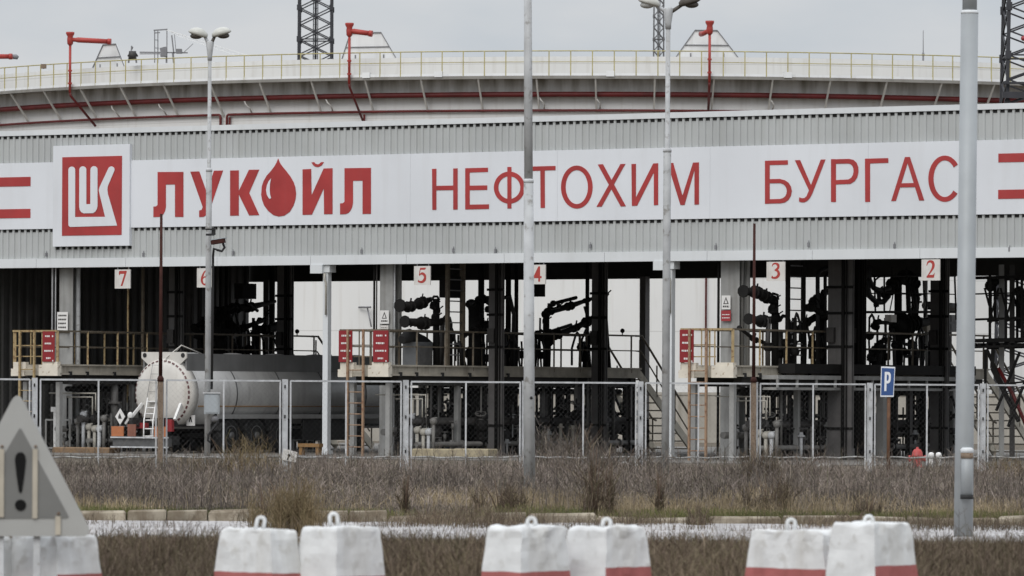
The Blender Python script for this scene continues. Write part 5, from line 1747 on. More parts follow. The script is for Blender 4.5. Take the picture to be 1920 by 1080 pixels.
for e0, e1 in zip(posts[:-1], posts[1:]):
    a, b_ = e0 + .13, e1 - .11
    mid = (a + b_) / 2
    m = MB()
    sag = [FP(a + (b_ - a) * i / 12, ZBt + .012 * math.sin(i * 1.9 + e0) - .02 * math.sin(math.pi * i / 12)) for i in range(13)]
    m.bar(FP(a, ZT), FP(b_, ZT), .038)
    m.bar(FP(a, ZBt - .28), FP(a, ZT), .034).bar(FP(b_, ZBt - .28), FP(b_, ZT), .034)
    p = part('panel_frame', m, M['galv'], fence)
    part('bottom_rail', MB().tube(sag, .022, 6), M['rail_dull'], p)
    part('mid_bar', MB().bar(FP(mid, ZBt - .2), FP(mid, ZT), .036), M['galv'], p)
    # chain link: crossed diagonals, each wire a thin three sided bar
    vs, fs = [], []
    pitch, r_ = .12, .0008
    H, L_ = ZT - ZBt, b_ - a
    k = -H
    while k < L_:
        for sgn in (0, 1):
            u0, u1 = max(k, 0), min(k + H, L_)
            if u1 <= u0: continue
            v0, v1 = u0 - k, u1 - k
            if sgn: v0, v1 = H - v0, H - v1
            p0, p1 = FP(a + u0, ZBt + v0, .004 * sgn), FP(a + u1, ZBt + v1, .004 * sgn)
            d = (p1 - p0).normalized(); x = d.cross(FNm)
            bb = len(vs)
            for q in (p0, p1):
                vs += [q + x * r_, q - x * r_ * .5 + FNm * r_, q - x * r_ * .5 - FNm * r_]
            fs += [(bb, bb + 1, bb + 4, bb + 3), (bb + 1, bb + 2, bb + 5, bb + 4), (bb + 2, bb, bb + 3, bb + 5)]
        k += pitch
    part('wire_mesh', MB().add(vs, fs), M['fence_wire'], p)
e, z = on_f(543, 854, -.1)
q = thing('fence_tag', 'small tilted white plate tied low on the fence post', 'plate', FP(e, z, -.1))
c = FP(e, z, -.1)
ax, ay = FE * .97 - UP * .16, UP * .98 + FE * .16
part('plate', MB().prism([c - ax * .17 - ay * .12, c + ax * .17 - ay * .13, c + ax * .17 + ay * .10, c - ax * .16 + ay * .13], FNm * .012), M['board_white'], q)
part('dark_spot', MB().ball(c - ax * .02 - FNm * .004, .035, 8, 6, (1, .4, 1)).bar(c - ax * .02 - FNm * .01, c - ax * .04 - ay * .1 - FNm * .01, .02), M['chassis'], q)

# rusty masts standing against the fence
for px, yt, yb, lb in ((302.5, 401, 710, 'thin rusty mast against the fence in front of the trailer'), (1414.5, 419, 712, 'thin rusty mast against the fence right of the tall street lamp')):
    e, zt = on_f(px, yt, -.14)
    zb = on_f(px, yb, -.14)[1]
    t = thing('rusty_mast', lb, 'mast', FP(e, .2, -.14), 'rusty masts along the fence')
    part('lower_tube', MB().bar(FP(e, 0, -.14), FP(e, zb, -.14), .092, .092, side=FE), M['rust_tan'], t)
    part('upper_tube', MB().cyl(FP(e, zb - .02, -.14), FP(e, zt, -.14), .042, .03, n=10), M['rust_red'], t)
    part('collar', MB().lathe(FP(e, zb - .06, -.14), [(.07, 0), (.07, .07), (.045, .12)], 12), M['rust_red'], t)

# parking sign
t_ = at(1664, 905, 112)
t = thing('parking_sign', 'blue parking sign with a white P on a rusty post', 'sign', (t_.x, 112, .2))
a_, b_ = at(1650.5, 744, 112), at(1677.5, 688, 112)
part('post', MB().cyl((t_.x + .02, 112.05, 0), (t_.x + .02, 112.05, a_.z + .45), .037, n=10), M['rust_post'], t)
tilt = .012
A0, A1, A2, A3 = V((a_.x, 112, a_.z)), V((b_.x - .02, 112, a_.z + .0)), V((b_.x + .01, 112, b_.z)), V((a_.x + .015, 112, b_.z + .01))
part('plate', MB().prism([A0, A1, A2, A3], V((0, -.02, 0))), M['sign_face_white'], t)
cc = (A0 + A1 + A2 + A3) / 4
sh_ = V((0, -.021, 0))
part('face', MB().prism([cc + (q - cc) * .90 + sh_ for q in (A0, A1, A2, A3)], V((0, -.003, 0))), M['blue'], t)
PW, PH = (A1 - A0).length, (A3 - A0).length
pm = MB()


def PPt(u, v, y):
    return A0 + V((1, 0, 0)) * (PW * u + .015 * v) + V((0, 0, 1)) * (PH * v) + V((0, y, 0))


pm.prism([PPt(.28, .19, -.024), PPt(.44, .19, -.024), PPt(.44, .82, -.024), PPt(.28, .82, -.024)], V((0, -.003, 0)))
outer = [(.44, .82), (.56, .82), (.67, .795), (.735, .73), (.75, .63), (.735, .54), (.67, .47), (.56, .44), (.44, .44)]
inner = [(.44, .73), (.52, .73), (.565, .715), (.59, .68), (.595, .63), (.59, .585), (.565, .55), (.52, .53), (.44, .53)]
vs = [PPt(u, v, -.0262) for u, v in outer] + [PPt(u, v, -.0262) for u, v in inner]
n = len(outer)
pm.add(vs, [(i, i + 1, n + i + 1, n + i) for i in range(n - 1)])
part('letter', pm, M['sign_face_white'], t)

# hydrant
e, zb = on_f(1720, 872, 7.0)
b0 = at(1720, 872, FP(e, 0, 7).y)
gz = .27
b0 = V((b0.x, b0.y, gz))
t = thing('fire_hydrant', 'red fire hydrant behind the fence right of the parking sign', 'hydrant', b0)
part('barrel', MB().lathe(b0, [(.16, 0), (.16, .04), (.11, .06), (.11, .26), (.14, .28), (.14, .31), (.128, .33), (.12, .39), (.085, .45), (.033, .47), (.033, .51)], 18), M['hydrant'], t)
for sgn in (-1, 1):
    part('outlet', MB().lathe(b0 + UP * .23, [(.06, .08), (.06, .17), (.08, .17), (.08, .21), (.03, .23)], 12, ax=V((sgn, 0, 0))), M['hydrant'], t)
for i, (px, py) in enumerate(((1746, 853), (1760, 857))):
    b1 = at(px, py, 126)
    part_ = MB().lathe(V((b1.x, b1.y, gz)), [(.05, 0), (.055, .2), (.05, .3), (.08, .32), (.06, .4), (.02, .42)], 10)
    single('standpipe_cap', part_, M['sign_white'], ['short white standpipe just right of the red hydrant', 'second short white standpipe, farther right of the red hydrant'][i], 'standpipe', V((b1.x, b1.y, gz)))


# whitewashed stones along the yard edge behind the fence
for i, (px, py, r_, lb) in enumerate(((1008, 866, .10, 'white stone just right of the middle steel pole behind the fence'), (1034, 866, .16, 'larger flat white stone behind the fence right of the middle steel pole'), (1052, 866, .12, 'white stone right of the larger flat one behind the fence'),
                                     (1137, 867, .07, 'tiny white stone behind the fence midway to the tall street lamp'), (1172, 867, .14, 'flat white stone behind the fence left of the tall street lamp'), (1462, 866, .10, 'white stone behind the fence right of the rusty mast by bay board 3'), (1545, 866, .14, 'white stone behind the fence left of the parking sign'))):
    c = at(px, py, 126.5)
    m = MB().ball((c.x, c.y, .27 + r_ * .45), r_, 9, 6, (1.25, .9, .62))
    m.v = [tuple(V(q) + V((random.uniform(-1, 1), random.uniform(-1, 1), random.uniform(-1, 1))) * r_ * .10) for q in m.v]
    single('stone', m, M['stone'], lb, 'stone', (c.x, c.y, .27), 'whitewashed stones behind the fence')

# ------------------------------------------------------------------ street lamps
def street_lamp(lb, px, pyb, pxt, pyt, d, r0, r1, joint, heads, gz):
    b0, t0 = at(px, pyb, d), at(pxt, pyt, d)
    b0.z = gz
    t = thing('street_lamp', lb, 'street lamp', b0, 'twin headed street lamps')
    zj = at(px, joint, d).z
    f_ = (zj - gz) / (t0.z - gz)
    mid = b0.lerp(t0, f_)
    part('pole', MB().tube([b0 - UP * .3, mid, mid + UP * .06, t0], [r0, r0, r1, r1 * .92], 14), M['galv_pole'], t)
    part('collar', MB().lathe(mid - UP * .05, [(r0 * 1.08, 0), (r0 * 1.08, .06), (r1, .1)], 14), M['galv'], t)
    part('neck', MB().lathe(t0 - UP * .32, [(r1 * 1.15, 0), (r1 * 1.2, .1), (r1 * 2.1, .42), (r1 * 1.4, .46)], 12), M['galv_pole'], t)
    for (x, y, sgn, gm_, cm_) in heads:
        hd = at(x, y, d)
        dr = (hd - t0).normalized()
        t1 = t0 + UP * .0
        part('arm', MB().tube([t0, t0.lerp(hd, .5), hd], [.042, .04, .036], 8), M['galv'] if sgn < 0 else M['lamp_dark'], t)
        ax = V((sgn * .93, -.12, .26)).normalized()
        yv = V((0, 1, 0)); yv = (yv - ax * yv.dot(ax)).normalized()
        zv = ax.cross(yv)
        if zv.z < 0: zv = -zv
        L_, Wd, Hh = .46, .36, .26
        vs, fs = [], []
        nu, nv = 10, 12
        for i in range(nu + 1):
            u = i / nu
            wd = max(.02, math.sin(math.pi * min(1, u * .92 + .06)) ** .55)
            for k in range(nv):
                a = 2 * math.pi * k / nv
                hh = Hh * (1.0 if math.sin(a) > 0 else .32)
                vs.append(hd + ax * (u * L_ - .06) + yv * (Wd / 2 * wd * math.cos(a)) + zv * (hh * .62 * wd * math.sin(a)))
        for i in range(nu):
            for k in range(nv):
                fs.append((i * nv + k, i * nv + (k + 1) % nv, (i + 1) * nv + (k + 1) % nv, (i + 1) * nv + k))
        fs += [tuple(reversed(range(nv))), tuple(nu * nv + k for k in range(nv))]
        hp = part('lamp_head', MB().add(vs, fs, True), cm_, t)
        bw_ = MB().ball(hd + ax * (L_ * .42) - zv * .05, .12, 12, 7, (1.25, .9, .62))
        part('bowl', bw_, gm_, hp)
    return t


street_lamp('street lamp with two pale dome heads, carrying a camera and cabinet', 388.5, 868, 393.5, 88, 126, .070, .046, 318, [(384, 68, -1, M['lamp_dark'], M['lamp_glass']), (403, 67, 1, M['lamp_dark'], M['lamp_glass'])], .27)
street_lamp('tall street lamp cut by the top edge, with V shaped arms', 1247, 893, 1253, 26, 112, .082, .053, 281, [(1231, 10, -1, M['lamp_cap'], M['lamp_glass']), (1279, 9, 1, M['lamp_dark'], M['lamp_dark'])], .25)
# camera, cable and cabinet on the first lamp
d = 125.8
t = thing('security_camera', 'small dark camera with a red top on the street lamp pole', 'camera', at(398, 455, d))
m = MB()
q0, q1 = at(397, 458, d), at(404, 427, d)
m.box(q0.x, q1.x, d - .1, d + .1, q0.z + .22, q1.z)
part('bracket', m.bar(at(386, 440, d - .1), at(402, 440, d - .1), .05).bar(at(385, 430, d - .1), at(402, 430, d - .1), .04), M['cable'], t)
a0, a1 = at(397, 455, d - .2), at(421, 451, d - .3)
part('housing', MB().bar(a0, a1, .12, .10), M['rust_red'], t)
part('sunshield', MB().bar(a0 + UP * .065, a1 + UP * .065 + V((.03, 0, 0)), .15, .02), M['cabinet'], t)
part('cable', MB().tube([at(418, 456, d - .2), at(421, 464, d - .2), at(416, 471, d - .2), at(408, 469, d - .2), at(401, 466, d - .15), at(399.5, 480, d - .1), at(399, 560, d - .08), at(397, 730, d - .08)], .03, 7), M['cable'], t)
q0, q1 = at(384, 776, d), at(412.5, 738, d)
t = thing('junction_cabinet', 'pale grey metal cabinet strapped to the street lamp pole', 'cabinet', V((q0.x, d, q0.z)))
part('body', MB().box(q0.x, q1.x, d - .32, d - .08, q0.z, q1.z), M['cabinet'], t)
part('door', MB().box(q0.x + .03, q1.x - .03, d - .338, d - .322, q0.z + .03, q1.z - .03), M['cabinet'], t)
part('lid', MB().box(q0.x - .03, q1.x + .03, d - .35, d - .05, q1.z, q1.z + .03), M['galv'], t)
part('cable_loop', MB().tube([at(404, 776, d - .2), at(409, 792, d - .2), at(398, 806, d - .2), at(391, 815, d - .2), at(390, 826, d - .2), at(395, 829, d - .2)], .03, 7), M['cable'], t)
part('gland', MB().ball(at(403, 785, d - .2), .09, 9, 6), M['grey_line'], t)

# ------------------------------------------------------------------ tall steel poles in the verge
d = 100.0
b0, j0, t0 = at(993, 938, d), at(991, 341, d), at(989.5, -60, d)
b0.z = .0
t = thing('steel_pole', 'tall weathered steel pole in the middle of the verge', 'pole', b0)
part('lower_tube', MB().tube([b0 - UP * .2, j0], [.112, .092], 18), M['galv_pole'], t)
part('joint', MB().lathe(j0 - UP * .02, [(.096, 0), (.096, .05), (.08, .08)], 16), M['galv'], t)
part('upper_tube', MB().tube([j0 + UP * .03, t0], [.082, .074], 18), M['galv_pole'], t)
bo = at(996, 746, d)
part('bolt', MB().ball(V((bo.x, d - .1, bo.z)), .03, 8, 5), M['chassis'], t)
d = 76.0
b0, j0, t0 = at(1806, 1004, d), at(1818, 23, d), at(1819, -80, d)
b0.z = -.02
t = thing('steel_pole', 'thick smooth grey pole near the right edge with a stub tube at its foot', 'pole', b0)
part('lower_tube', MB().tube([b0 - UP * .2, b0.lerp(j0, .25), j0], [.138, .132, .124], 24), M['pole_smooth'], t)
part('joint', MB().lathe(j0 - UP * .02, [(.126, 0), (.126, .025), (.105, .05)], 24), M['clad_trim'], t)
part('upper_tube', MB().tube([j0, t0], [.105, .10], 24), M['pole_smooth'], t)
sx, sb, stp = at(1811, 930, d).x, at(1811, 930, d).z, at(1811, 846, d).z
st = part('stub_tube', MB().cyl((sx, d - .16, sb), (sx, d - .16, stp), .082, n=18), M['pole_smooth'], t)
part('stub_cap', MB().lathe((sx, d - .16, stp - .02), [(.092, 0), (.095, .05), (.06, .075)], 18), M['clad_trim'], st)
part('rust_ring', MB().cyl((sx, d - .16, stp - .10), (sx, d - .16, stp - .021), .090, n=18), M['rust_tan'], st)
part('foot_ring', MB().cyl((sx, d - .16, sb - .04), (sx, d - .16, sb + .02), .094, n=18), M['chassis'], st)

# ------------------------------------------------------------------ concrete barriers
DB = 41.7
from mathutils import noise as mnoise


def barrier(xl, xr, ytop, split, lb, red, tilt=0.0, yaw=None):
    """truncated block turned so that two faces show; red = height of the red band on the left and right face (None for white)"""
    w = (xr - xl) * DB / F
    c = at((xl + xr) / 2, ytop, DB)
    H = c.z
    # side lengths from the visible split
    p = split
    ang = math.radians(42)
    a, b_ = w * p / math.cos(ang), w * (1 - p) / math.sin(ang)
    ux, uy = V((math.cos(ang), -math.sin(ang), 0)), V((math.sin(ang), math.cos(ang), 0))
    base = V((c.x, DB, 0))

    def ring(z):
        k = 1.0 + .40 * (1 - z / H)        # sides splay towards the ground
        if z > H - .001: k *= .945
        elif z > H - .03: k *= .985
        cc = base + V((w * (p - .5), 0, 0))
        o = V((0, 0, z))
        near = ux * (a / 2) * k - uy * (b_ / 2) * k
        return [base + o + V(((-1 + 2 * p) * 0, 0, 0)) + q for q in (ux * (-a / 2) * k - uy * (b_ / 2) * k, ux * (a / 2) * k - uy * (b_ / 2) * k, ux * (a / 2) * k + uy * (b_ / 2) * k, -ux * (a / 2) * k + uy * (b_ / 2) * k)]
    t = thing('concrete_barrier', lb, 'barrier', base, 'red and white concrete barriers in the foreground')
    zr = sorted(set([0.0, H - .03, H - .012, H] + [z for z in red if z]))
    fine = []
    for z0, z1 in zip(zr[:-1], zr[1:]):
        n = max(1, int((z1 - z0) / .05))
        fine += [z0 + (z1 - z0) * i / n for i in range(n)]
    fine.append(H)
    white, reds = MB(), [MB() for _ in range(4)]
    rs = random.Random(int(xl) + 7)

    def rough(q, z):
        nz = mnoise.noise_vector(V((q.x * 9, q.y * 9, q.z * 9)))
        k = .006 + (.016 if z > H - .04 else 0) + .006 * (mnoise.noise(V((q.x * 3, q.z * 3, 5))) > .25)
        return q + nz * k

    def grid(f, z0, z1):
        q0, q1 = ring(z0), ring(z1)
        k2 = (f + 1) % 4
        out = []
        n = 14
        for i in range(n):
            out.append([rough(q0[f].lerp(q0[k2], i / n), z0), rough(q0[f].lerp(q0[k2], (i + 1) / n), z0), rough(q1[f].lerp(q1[k2], (i + 1) / n), z1), rough(q1[f].lerp(q1[k2], i / n), z1)])
        return out
    for f in range(4):
        zred = (red[0] if f in (0, 2) else red[1])
        for z0, z1 in zip(fine[:-1], fine[1:]):
            tgt = reds[f] if (zred and z1 <= zred + 1e-6) else white
            for q in grid(f, z0, z1):
                tgt.add(q, [(0, 1, 2, 3)])
    rt = ring(H)
    rim = [rough(rt[f].lerp(rt[(f + 1) % 4], i / 14), H) for f in range(4) for i in range(14)]
    white.add(rim, [tuple(range(len(rim)))])
    part('block', white, M['barrier_white'], t)
    for redm in reds:
        if redm.f:
            part('red_band', redm, M['barrier_red'], t)
    return t, base, H


def loop(t, px, ytop, ybot, lean):
    c = at(px, ybot + 3, DB)
    q = at(px + lean, ytop, DB)
    h = q.z - c.z
    w = .030
    dx = q.x - c.x
    P = [c + V((-w, 0, 0))]
    for i in range(9):
        a = math.pi - math.pi * i / 8
        P.append(c + V((w * math.cos(a) + dx * .8, .01, h - w + w * math.sin(a))))
    P.append(c + V((w, 0, 0)))
    part('lifting_loop', MB().tube(P, .0155, 8), M['barrier_white'], t)


for xl, xr, yt, sp, red, lb, lp in (
        (412, 556, 991, .68, (.605, .60), 'concrete barrier with a red foot, second from the left edge', (486, 964, 990, 4)),
        (566, 711, 988, .47, (None, .58), 'concrete barrier with red only on its right face beside the leaning loop barrier', (627, 957, 986, -2)),
        (914, 1059, 987, .44, (.64, .64), 'concrete barrier with a red foot standing below the middle steel pole', (995, 965, 987, 2)),
        (1066, 1211, 987, .48, (None, .66), 'concrete barrier with white left face right of the middle steel pole', (1136, 967, 987, 2)),
        (1411, 1568, 994, .80, (.655, .655), 'lower concrete barrier with a long red foot, touching its taller neighbour', (1482, 968, 993, 2)),
        (1560, 1709, 980, .50, (None, .70), 'taller stained concrete barrier at the right end of the row', (1630, 962, 982, -1)),
        (22, 180, 1004, .58, (None, .58), 'concrete barrier under the right half of the triangular warning sign', None),
        (-138, 20, 1008, .55, (None, .55), 'concrete barrier under the left half of the triangular warning sign', None)):
    if xl in (914, 1560):
        DB = 41.2
    elif xl in (-138, 22):
        DB = 41.9
    else:
        DB = 41.7
    t, base, H = barrier(xl, xr, yt, sp, lb, red)
    if lp: loop(t, lp[0], lp[1] + 6, lp[2], lp[3])

# ------------------------------------------------------------------ triangular warning sign
d = 41.3
apex, br, bl = at(32, 731, d), at(175, 1006, d), at(-111, 1005, d)
t = thing('warning_sign', 'large grey triangular warning sign with a black exclamation mark', 'sign', V((apex.x, d, bl.z)))


def rounded(pts, r_):
    out = []
    n = len(pts)
    for i in range(n):
        p, a, b_ = pts[i], pts[i - 1], pts[(i + 1) % n]
        u, v = (a - p).normalized(), (b_ - p).normalized()
        for k in range(7):
            f_ = k / 6
            q0, q1 = p + u * r_, p + v * r_
            out.append(q0 * (1 - f_) ** 2 + p * 2 * f_ * (1 - f_) + q1 * f_ ** 2)
    return out


tri = [bl, br, apex]
part('board', MB().prism(rounded(tri, .10), V((0, .035, 0))), M['tri_border'], t)
ia, ir, il = at(38, 800, d), at(131, 972, d), at(-62, 973, d)
sh_ = V((0, -.004, 0))
part('face', MB().prism([q + sh_ for q in rounded([il, ir, ia], .03)], V((0, .003, 0))), M['tri_face'], t)
ex = [at(x, y, d) + V((0, -.012, 0)) for x, y in ((28, 862), (30, 853), (35, 848), (42, 848), (47, 853), (49, 862), (46, 890), (41.5, 921), (38.5, 925), (35.5, 921), (31, 890))]
part('exclamation_mark', MB().prism(ex, V((0, .007, 0))), M['sign_black'], t)
c = at(38.7, 947, d)
part('exclamation_dot', MB().cyl(c + V((0, -.012, 0)), c + V((0, -.005, 0)), 10.5 * d / F, n=20), M['sign_black'], t)
for xa, xb, ya, yb in ((-2, 8, 842, 970), (61, 71, 842, 972), (104, 114, 968, 1003), (-38, -28, 968, 1003)):
    a0, a1 = at(xa, yb, d), at(xb, ya, d)
    bt = part('batten', MB().box(a0.x, a1.x, d - .016, d - .005, a0.z, a1.z), M['sign_tan'], t)
    c = at((xa + xb) / 2 + 1, ya - 5, d)
    part('bolt', MB().ball(c + V((0, -.01, 0)), .012, 8, 5), M['rust_tan'], bt)
for x in (0, 68):
    a0 = at(x, 1000, d)
    part('leg', MB().box(a0.x - .025, a0.x + .025, d + .04, d + .09, at(x, 1012, d).z - .35, at(x, 800, d).z), M['galv'], t)

# ------------------------------------------------------------------ dead weeds, grass, bushes


def stems(n, pos, hgt, wid, lean, branches, seed, rad=None, zf=ground_z):
    """many thin bent stems with side twigs; returns vertex and face arrays"""
    r = np.random.default_rng(seed)
    P = pos(r, n)
    n = len(P)
    h = hgt(r, P)
    gz = np.array([zf(x, y) for x, y in P])
    base = np.c_[P, gz - .02]
    az = r.uniform(0, 2 * np.pi, n)
    ln = np.abs(r.normal(0, lean, n))
    dirv = np.c_[np.cos(az), np.sin(az), np.zeros(n)]
    V_, F_ = [], []
    cnt = 0

    def strip(p, q, w0, w1, ang):
        nonlocal cnt
        s = np.c_[np.cos(ang), np.sin(ang), np.zeros(len(ang))]
        a, b_ = p - s * w0[:, None] / 2, p + s * w0[:, None] / 2
        c, d_ = q + s * w1[:, None] / 2, q - s * w1[:, None] / 2
        vv_ = np.stack([a, b_, c, d_], 1).reshape(-1, 3)
        V_.append(vv_)
        F_.append(np.arange(cnt, cnt + len(vv_)).reshape(-1, 4))
        cnt += len(vv_)
    ang = r.uniform(-.9, .9, n)
    w = wid * r.uniform(.6, 1.5, n)
    k1 = base + dirv * (h * ln * .25)[:, None] + np.c_[np.zeros(n), np.zeros(n), h * .5]
    k2 = base + dirv * (h * ln)[:, None] + np.c_[np.zeros(n), np.zeros(n), h]
    k2[:, 2] -= (h * ln * .35)
    strip(base, k1, w, w * .85, ang)
    strip(k1, k2, w * .85, w * .35, ang)
    for b in range(branches):
        t_ = r.uniform(.3, .95, n)
        st_ = np.where((t_ < .5)[:, None], base + (k1 - base) * (t_ * 2)[:, None], k1 + (k2 - k1) * ((t_ - .5) * 2)[:, None])
        a2 = r.uniform(0, 2 * np.pi, n)
        l2 = h * r.uniform(.12, .38, n)
        up = r.uniform(.25, 1.1, n)
        e = st_ + np.c_[np.cos(a2) * l2 * .6, np.sin(a2) * l2 * .6, l2 * up * .7]
        strip(st_, e, w * .55, w * .4, r.uniform(-.9, .9, n))
    return np.concatenate(V_), np.concatenate(F_)


def mesh_np(name, arrs, mt, loc=None):
    v = np.concatenate([a[0] for a in arrs])
    off, fs = 0, []
    for a in arrs:
        fs.append(a[1] + off)
        off += len(a[0])
    f = np.concatenate(fs)
    loc = V(loc) if loc is not None else V((0, 0, 0))
    v = v - np.array(loc)
    me = bpy.data.meshes.new(name)
    me.vertices.add(len(v)); me.loops.add(f.size); me.polygons.add(len(f))
    me.vertices.foreach_set('co', v.astype(np.float32).ravel())
    me.loops.foreach_set('vertex_index', f.astype(np.int32).ravel())
    me.polygons.foreach_set('loop_start', np.arange(0, f.size, 4, dtype=np.int32))
    me.update(calc_edges=True)
    me.materials.append(mt)
    o = bpy.data.objects.new(name, me)
    COL.objects.link(o)
    o.location = loc
    return o


def clump_noise(P, sc, ph):
    x, y = P[:, 0] * sc, P[:, 1] * sc * .45
    return .5 + .25 * (np.sin(x * 1.7 + ph) * np.cos(y * 1.3 + ph * 2) + np.sin(x * .6 + y * .9 + ph * 3) + .6 * np.sin(x * 3.1 - y * 2.3 + ph))


def pos_mid(r, n):
    y = 83.6 + (126 - 83.6) * r.random(n) ** .95
    x = (r.random(n) * 2 - 1) * (y * .112 + .8)
    P = np.c_[x, y]
    keep = r.random(n) < np.clip(clump_noise(P, 1.1, .4) * 2.0 - .25, .05, 1)
    return P[keep]


def h_mid(r, P):
    edge = np.clip((P[:, 1] - 83.6) / 12, .10, 1)
    c = clump_noise(P, .8, 2.1)
    far = np.clip(1.15 - (P[:, 1] - 88) / 30, .34, 1.0)
    return np.clip(r.gamma(5, .062, len(P)), .10, 1.15) * edge * (.25 + 1.25 * c) * far


def pos_back(r, n):
    y = 104 + 17 * r.random(n)
    x = (r.random(n) * 2 - 1) * 13.5
    P = np.c_[x, y]
    keep = r.random(n) < np.clip(clump_noise(P, .7, 5.2) * 2.0 - .45, .02, 1)
    return P[keep]


o = mesh_np('dry_weeds', [stems(80000, pos_mid, h_mid, .010, .38, 4, 3), stems(5000, pos_back, lambda r, P: r.uniform(.15, .75, len(P)) * np.clip(clump_noise(P, .9, 1.0) * 1.6 - .35, .12, 1), .010, .3, 8, 13)], M['weed'])
tag(o, 'tangle of dry brown weeds on the verge in front of the fence', 'weeds', kind='stuff')


def pos_twig(r, n):
    y = 90 + 32 * r.random(n) ** .8
    x = (r.random(n) * 2 - 1) * (y * .108 + .5)
    P = np.c_[x, y]
    keep = r.random(n) < np.clip(clump_noise(P, .85, 9.1) * 2.0 - .5, .03, 1)
    return P[keep]


o = mesh_np('dry_twigs', [stems(10500, pos_twig, lambda r, P: r.uniform(.16, .66, len(P)) * np.clip(1.1 - (P[:, 1] - 90) / 45, .36, 1) * (.5 + .8 * clump_noise(P, 1.4, 3.0)), .013, .42, 7, 33)], M['twig'])
tag(o, 'pale grey dead stalks standing above the brown weeds of the verge', 'weeds', kind='stuff')


def pos_tall(r, n):
    y = 88 + 32 * r.random(n)
    x = (r.random(n) * 2 - 1) * (y * .108 + .5)
    P = np.c_[x, y]
    keep = r.random(n) < np.clip(clump_noise(P, .6, 6.3) * 2.2 - .7, .06, 1)
    return P[keep]


def pos_tall_front(r, n):
    y = 48 + 26 * r.random(n)
    x = (r.random(n) * 2 - 1) * (y * .104 + .4)
    P = np.c_[x, y]
    keep = r.random(n) < np.clip(clump_noise(P, 1.1, 2.7) * 2.2 - .8, .04, 1)
    return P[keep]


o = mesh_np('dry_stalks', [stems(5200, pos_tall, lambda r, P: r.uniform(.40, 1.0, len(P)) * np.clip(1.2 - (P[:, 1] - 88) / 50, .5, 1), .010, .30, 6, 71)], M['weed'])
tag(o, 'scattered taller thin stalks rising above the verge weeds', 'weeds', kind='stuff')
o = mesh_np('dry_stalks', [stems(2600, pos_tall_front, lambda r, P: np.clip(2 - .0252 * P[:, 1], .16, .8) * r.uniform(.8, 1.15, len(P)), .006, .28, 6, 72)], M['weed_front'])
tag(o, 'scattered taller stalks between the road and the barriers', 'weeds', kind='stuff')


def pos_straw(r, n):
    y = 84.0 + 12 * r.random(n) ** 1.2
    x = (r.random(n) * 2 - 1) * 11
    P = np.c_[x, y]
    keep = r.random(n) < np.clip(clump_noise(P, .75, 7.7) * 2.4 - .9, .0, 1)
    return P[keep]


M['straw'] = blade_mat('straw_grass', [(0.20, 0.16, 0.10), (0.33, 0.27, 0.18), (0.26, 0.21, 0.13), (0.40, 0.34, 0.25)])
o = mesh_np('straw_grass', [stems(30000, pos_straw, lambda r, P: r.uniform(.12, .42, len(P)) * np.clip((P[:, 1] - 83) / 4, .35, 1), .007, .45, 1, 14)], M['straw'])
tag(o, 'pale straw coloured grass patches low on the verge', 'grass', kind='stuff')


def pos_front(r, n):
    y = 42.6 + (72.5 - 42.6) * r.random(n) ** 1.1
    x = (r.random(n) * 2 - 1) * (y * .108 + .5)
    return np.c_[x, y]


def h_front(r, P):
    lim = np.clip(2 - .0262 * P[:, 1] + .02 + .16 * np.clip(clump_noise(P, .9, 6.0) * 2 - .9, 0, 1) * r.uniform(0, 1, len(P)), .06, .9)
    return np.clip(lim * r.normal(.74, .17, len(P)) * (.62 + .55 * clump_noise(P, 1.6, 1.2)), .05, 1.0)


o = mesh_np('dry_weeds', [stems(52000, pos_front, h_front, .007, .28, 4, 5)], M['weed_front'])
tag(o, 'brown dead weeds between the road and the concrete barriers', 'weeds', kind='stuff')


def pos_grass(r, n):
    y = KY + .10 + np.abs(r.normal(0, 1.2, n))
    x = (r.random(n) * 2 - 1) * 10.2
    P = np.c_[x, y]
    keep = r.random(n) < np.clip(clump_noise(P, .9, 4.0) * 2.2 - .35, .06, 1)
    return P[keep]


g1 = stems(42000, pos_grass, lambda r, P: r.uniform(.06, .27, len(P)), .007, .5, 0, 8)


def pos_grass2(r, n):
    return np.c_[(r.random(n) * 2 - 1) * 7.8, 66 + 7.5 * r.random(n)]


def pos_gutter(r, n):
    y = 78 + 5.0 * r.random(n) ** .6
    x = (r.random(n) * 2 - 1) * 9.5
    P = np.c_[x, y]
    keep = r.random(n) < np.clip(clump_noise(P, 1.3, 3.3) * 2.2 - .95 + .25 * (P[:, 0] > -1.5), .0, 1)
    return P[keep]


g3 = stems(20000, pos_gutter, lambda r, P: r.uniform(.05, .30, len(P)) * (.5 + clump_noise(P, .6, 2.2)), .006, .4, 3, 15)
o = mesh_np('dry_weeds', [g3], M['weed_front'])
tag(o, 'sparse dead weeds sprouting from the gutter at the kerb', 'weeds', kind='stuff')
g2 = stems(5000, pos_grass2, lambda r, P: r.uniform(.04, .16, len(P)), .005, .5, 0, 9)
o = mesh_np('grass', [g1, g2], M['grass'])
tag(o, 'thin green and straw grass along the kerb', 'grass', kind='stuff')


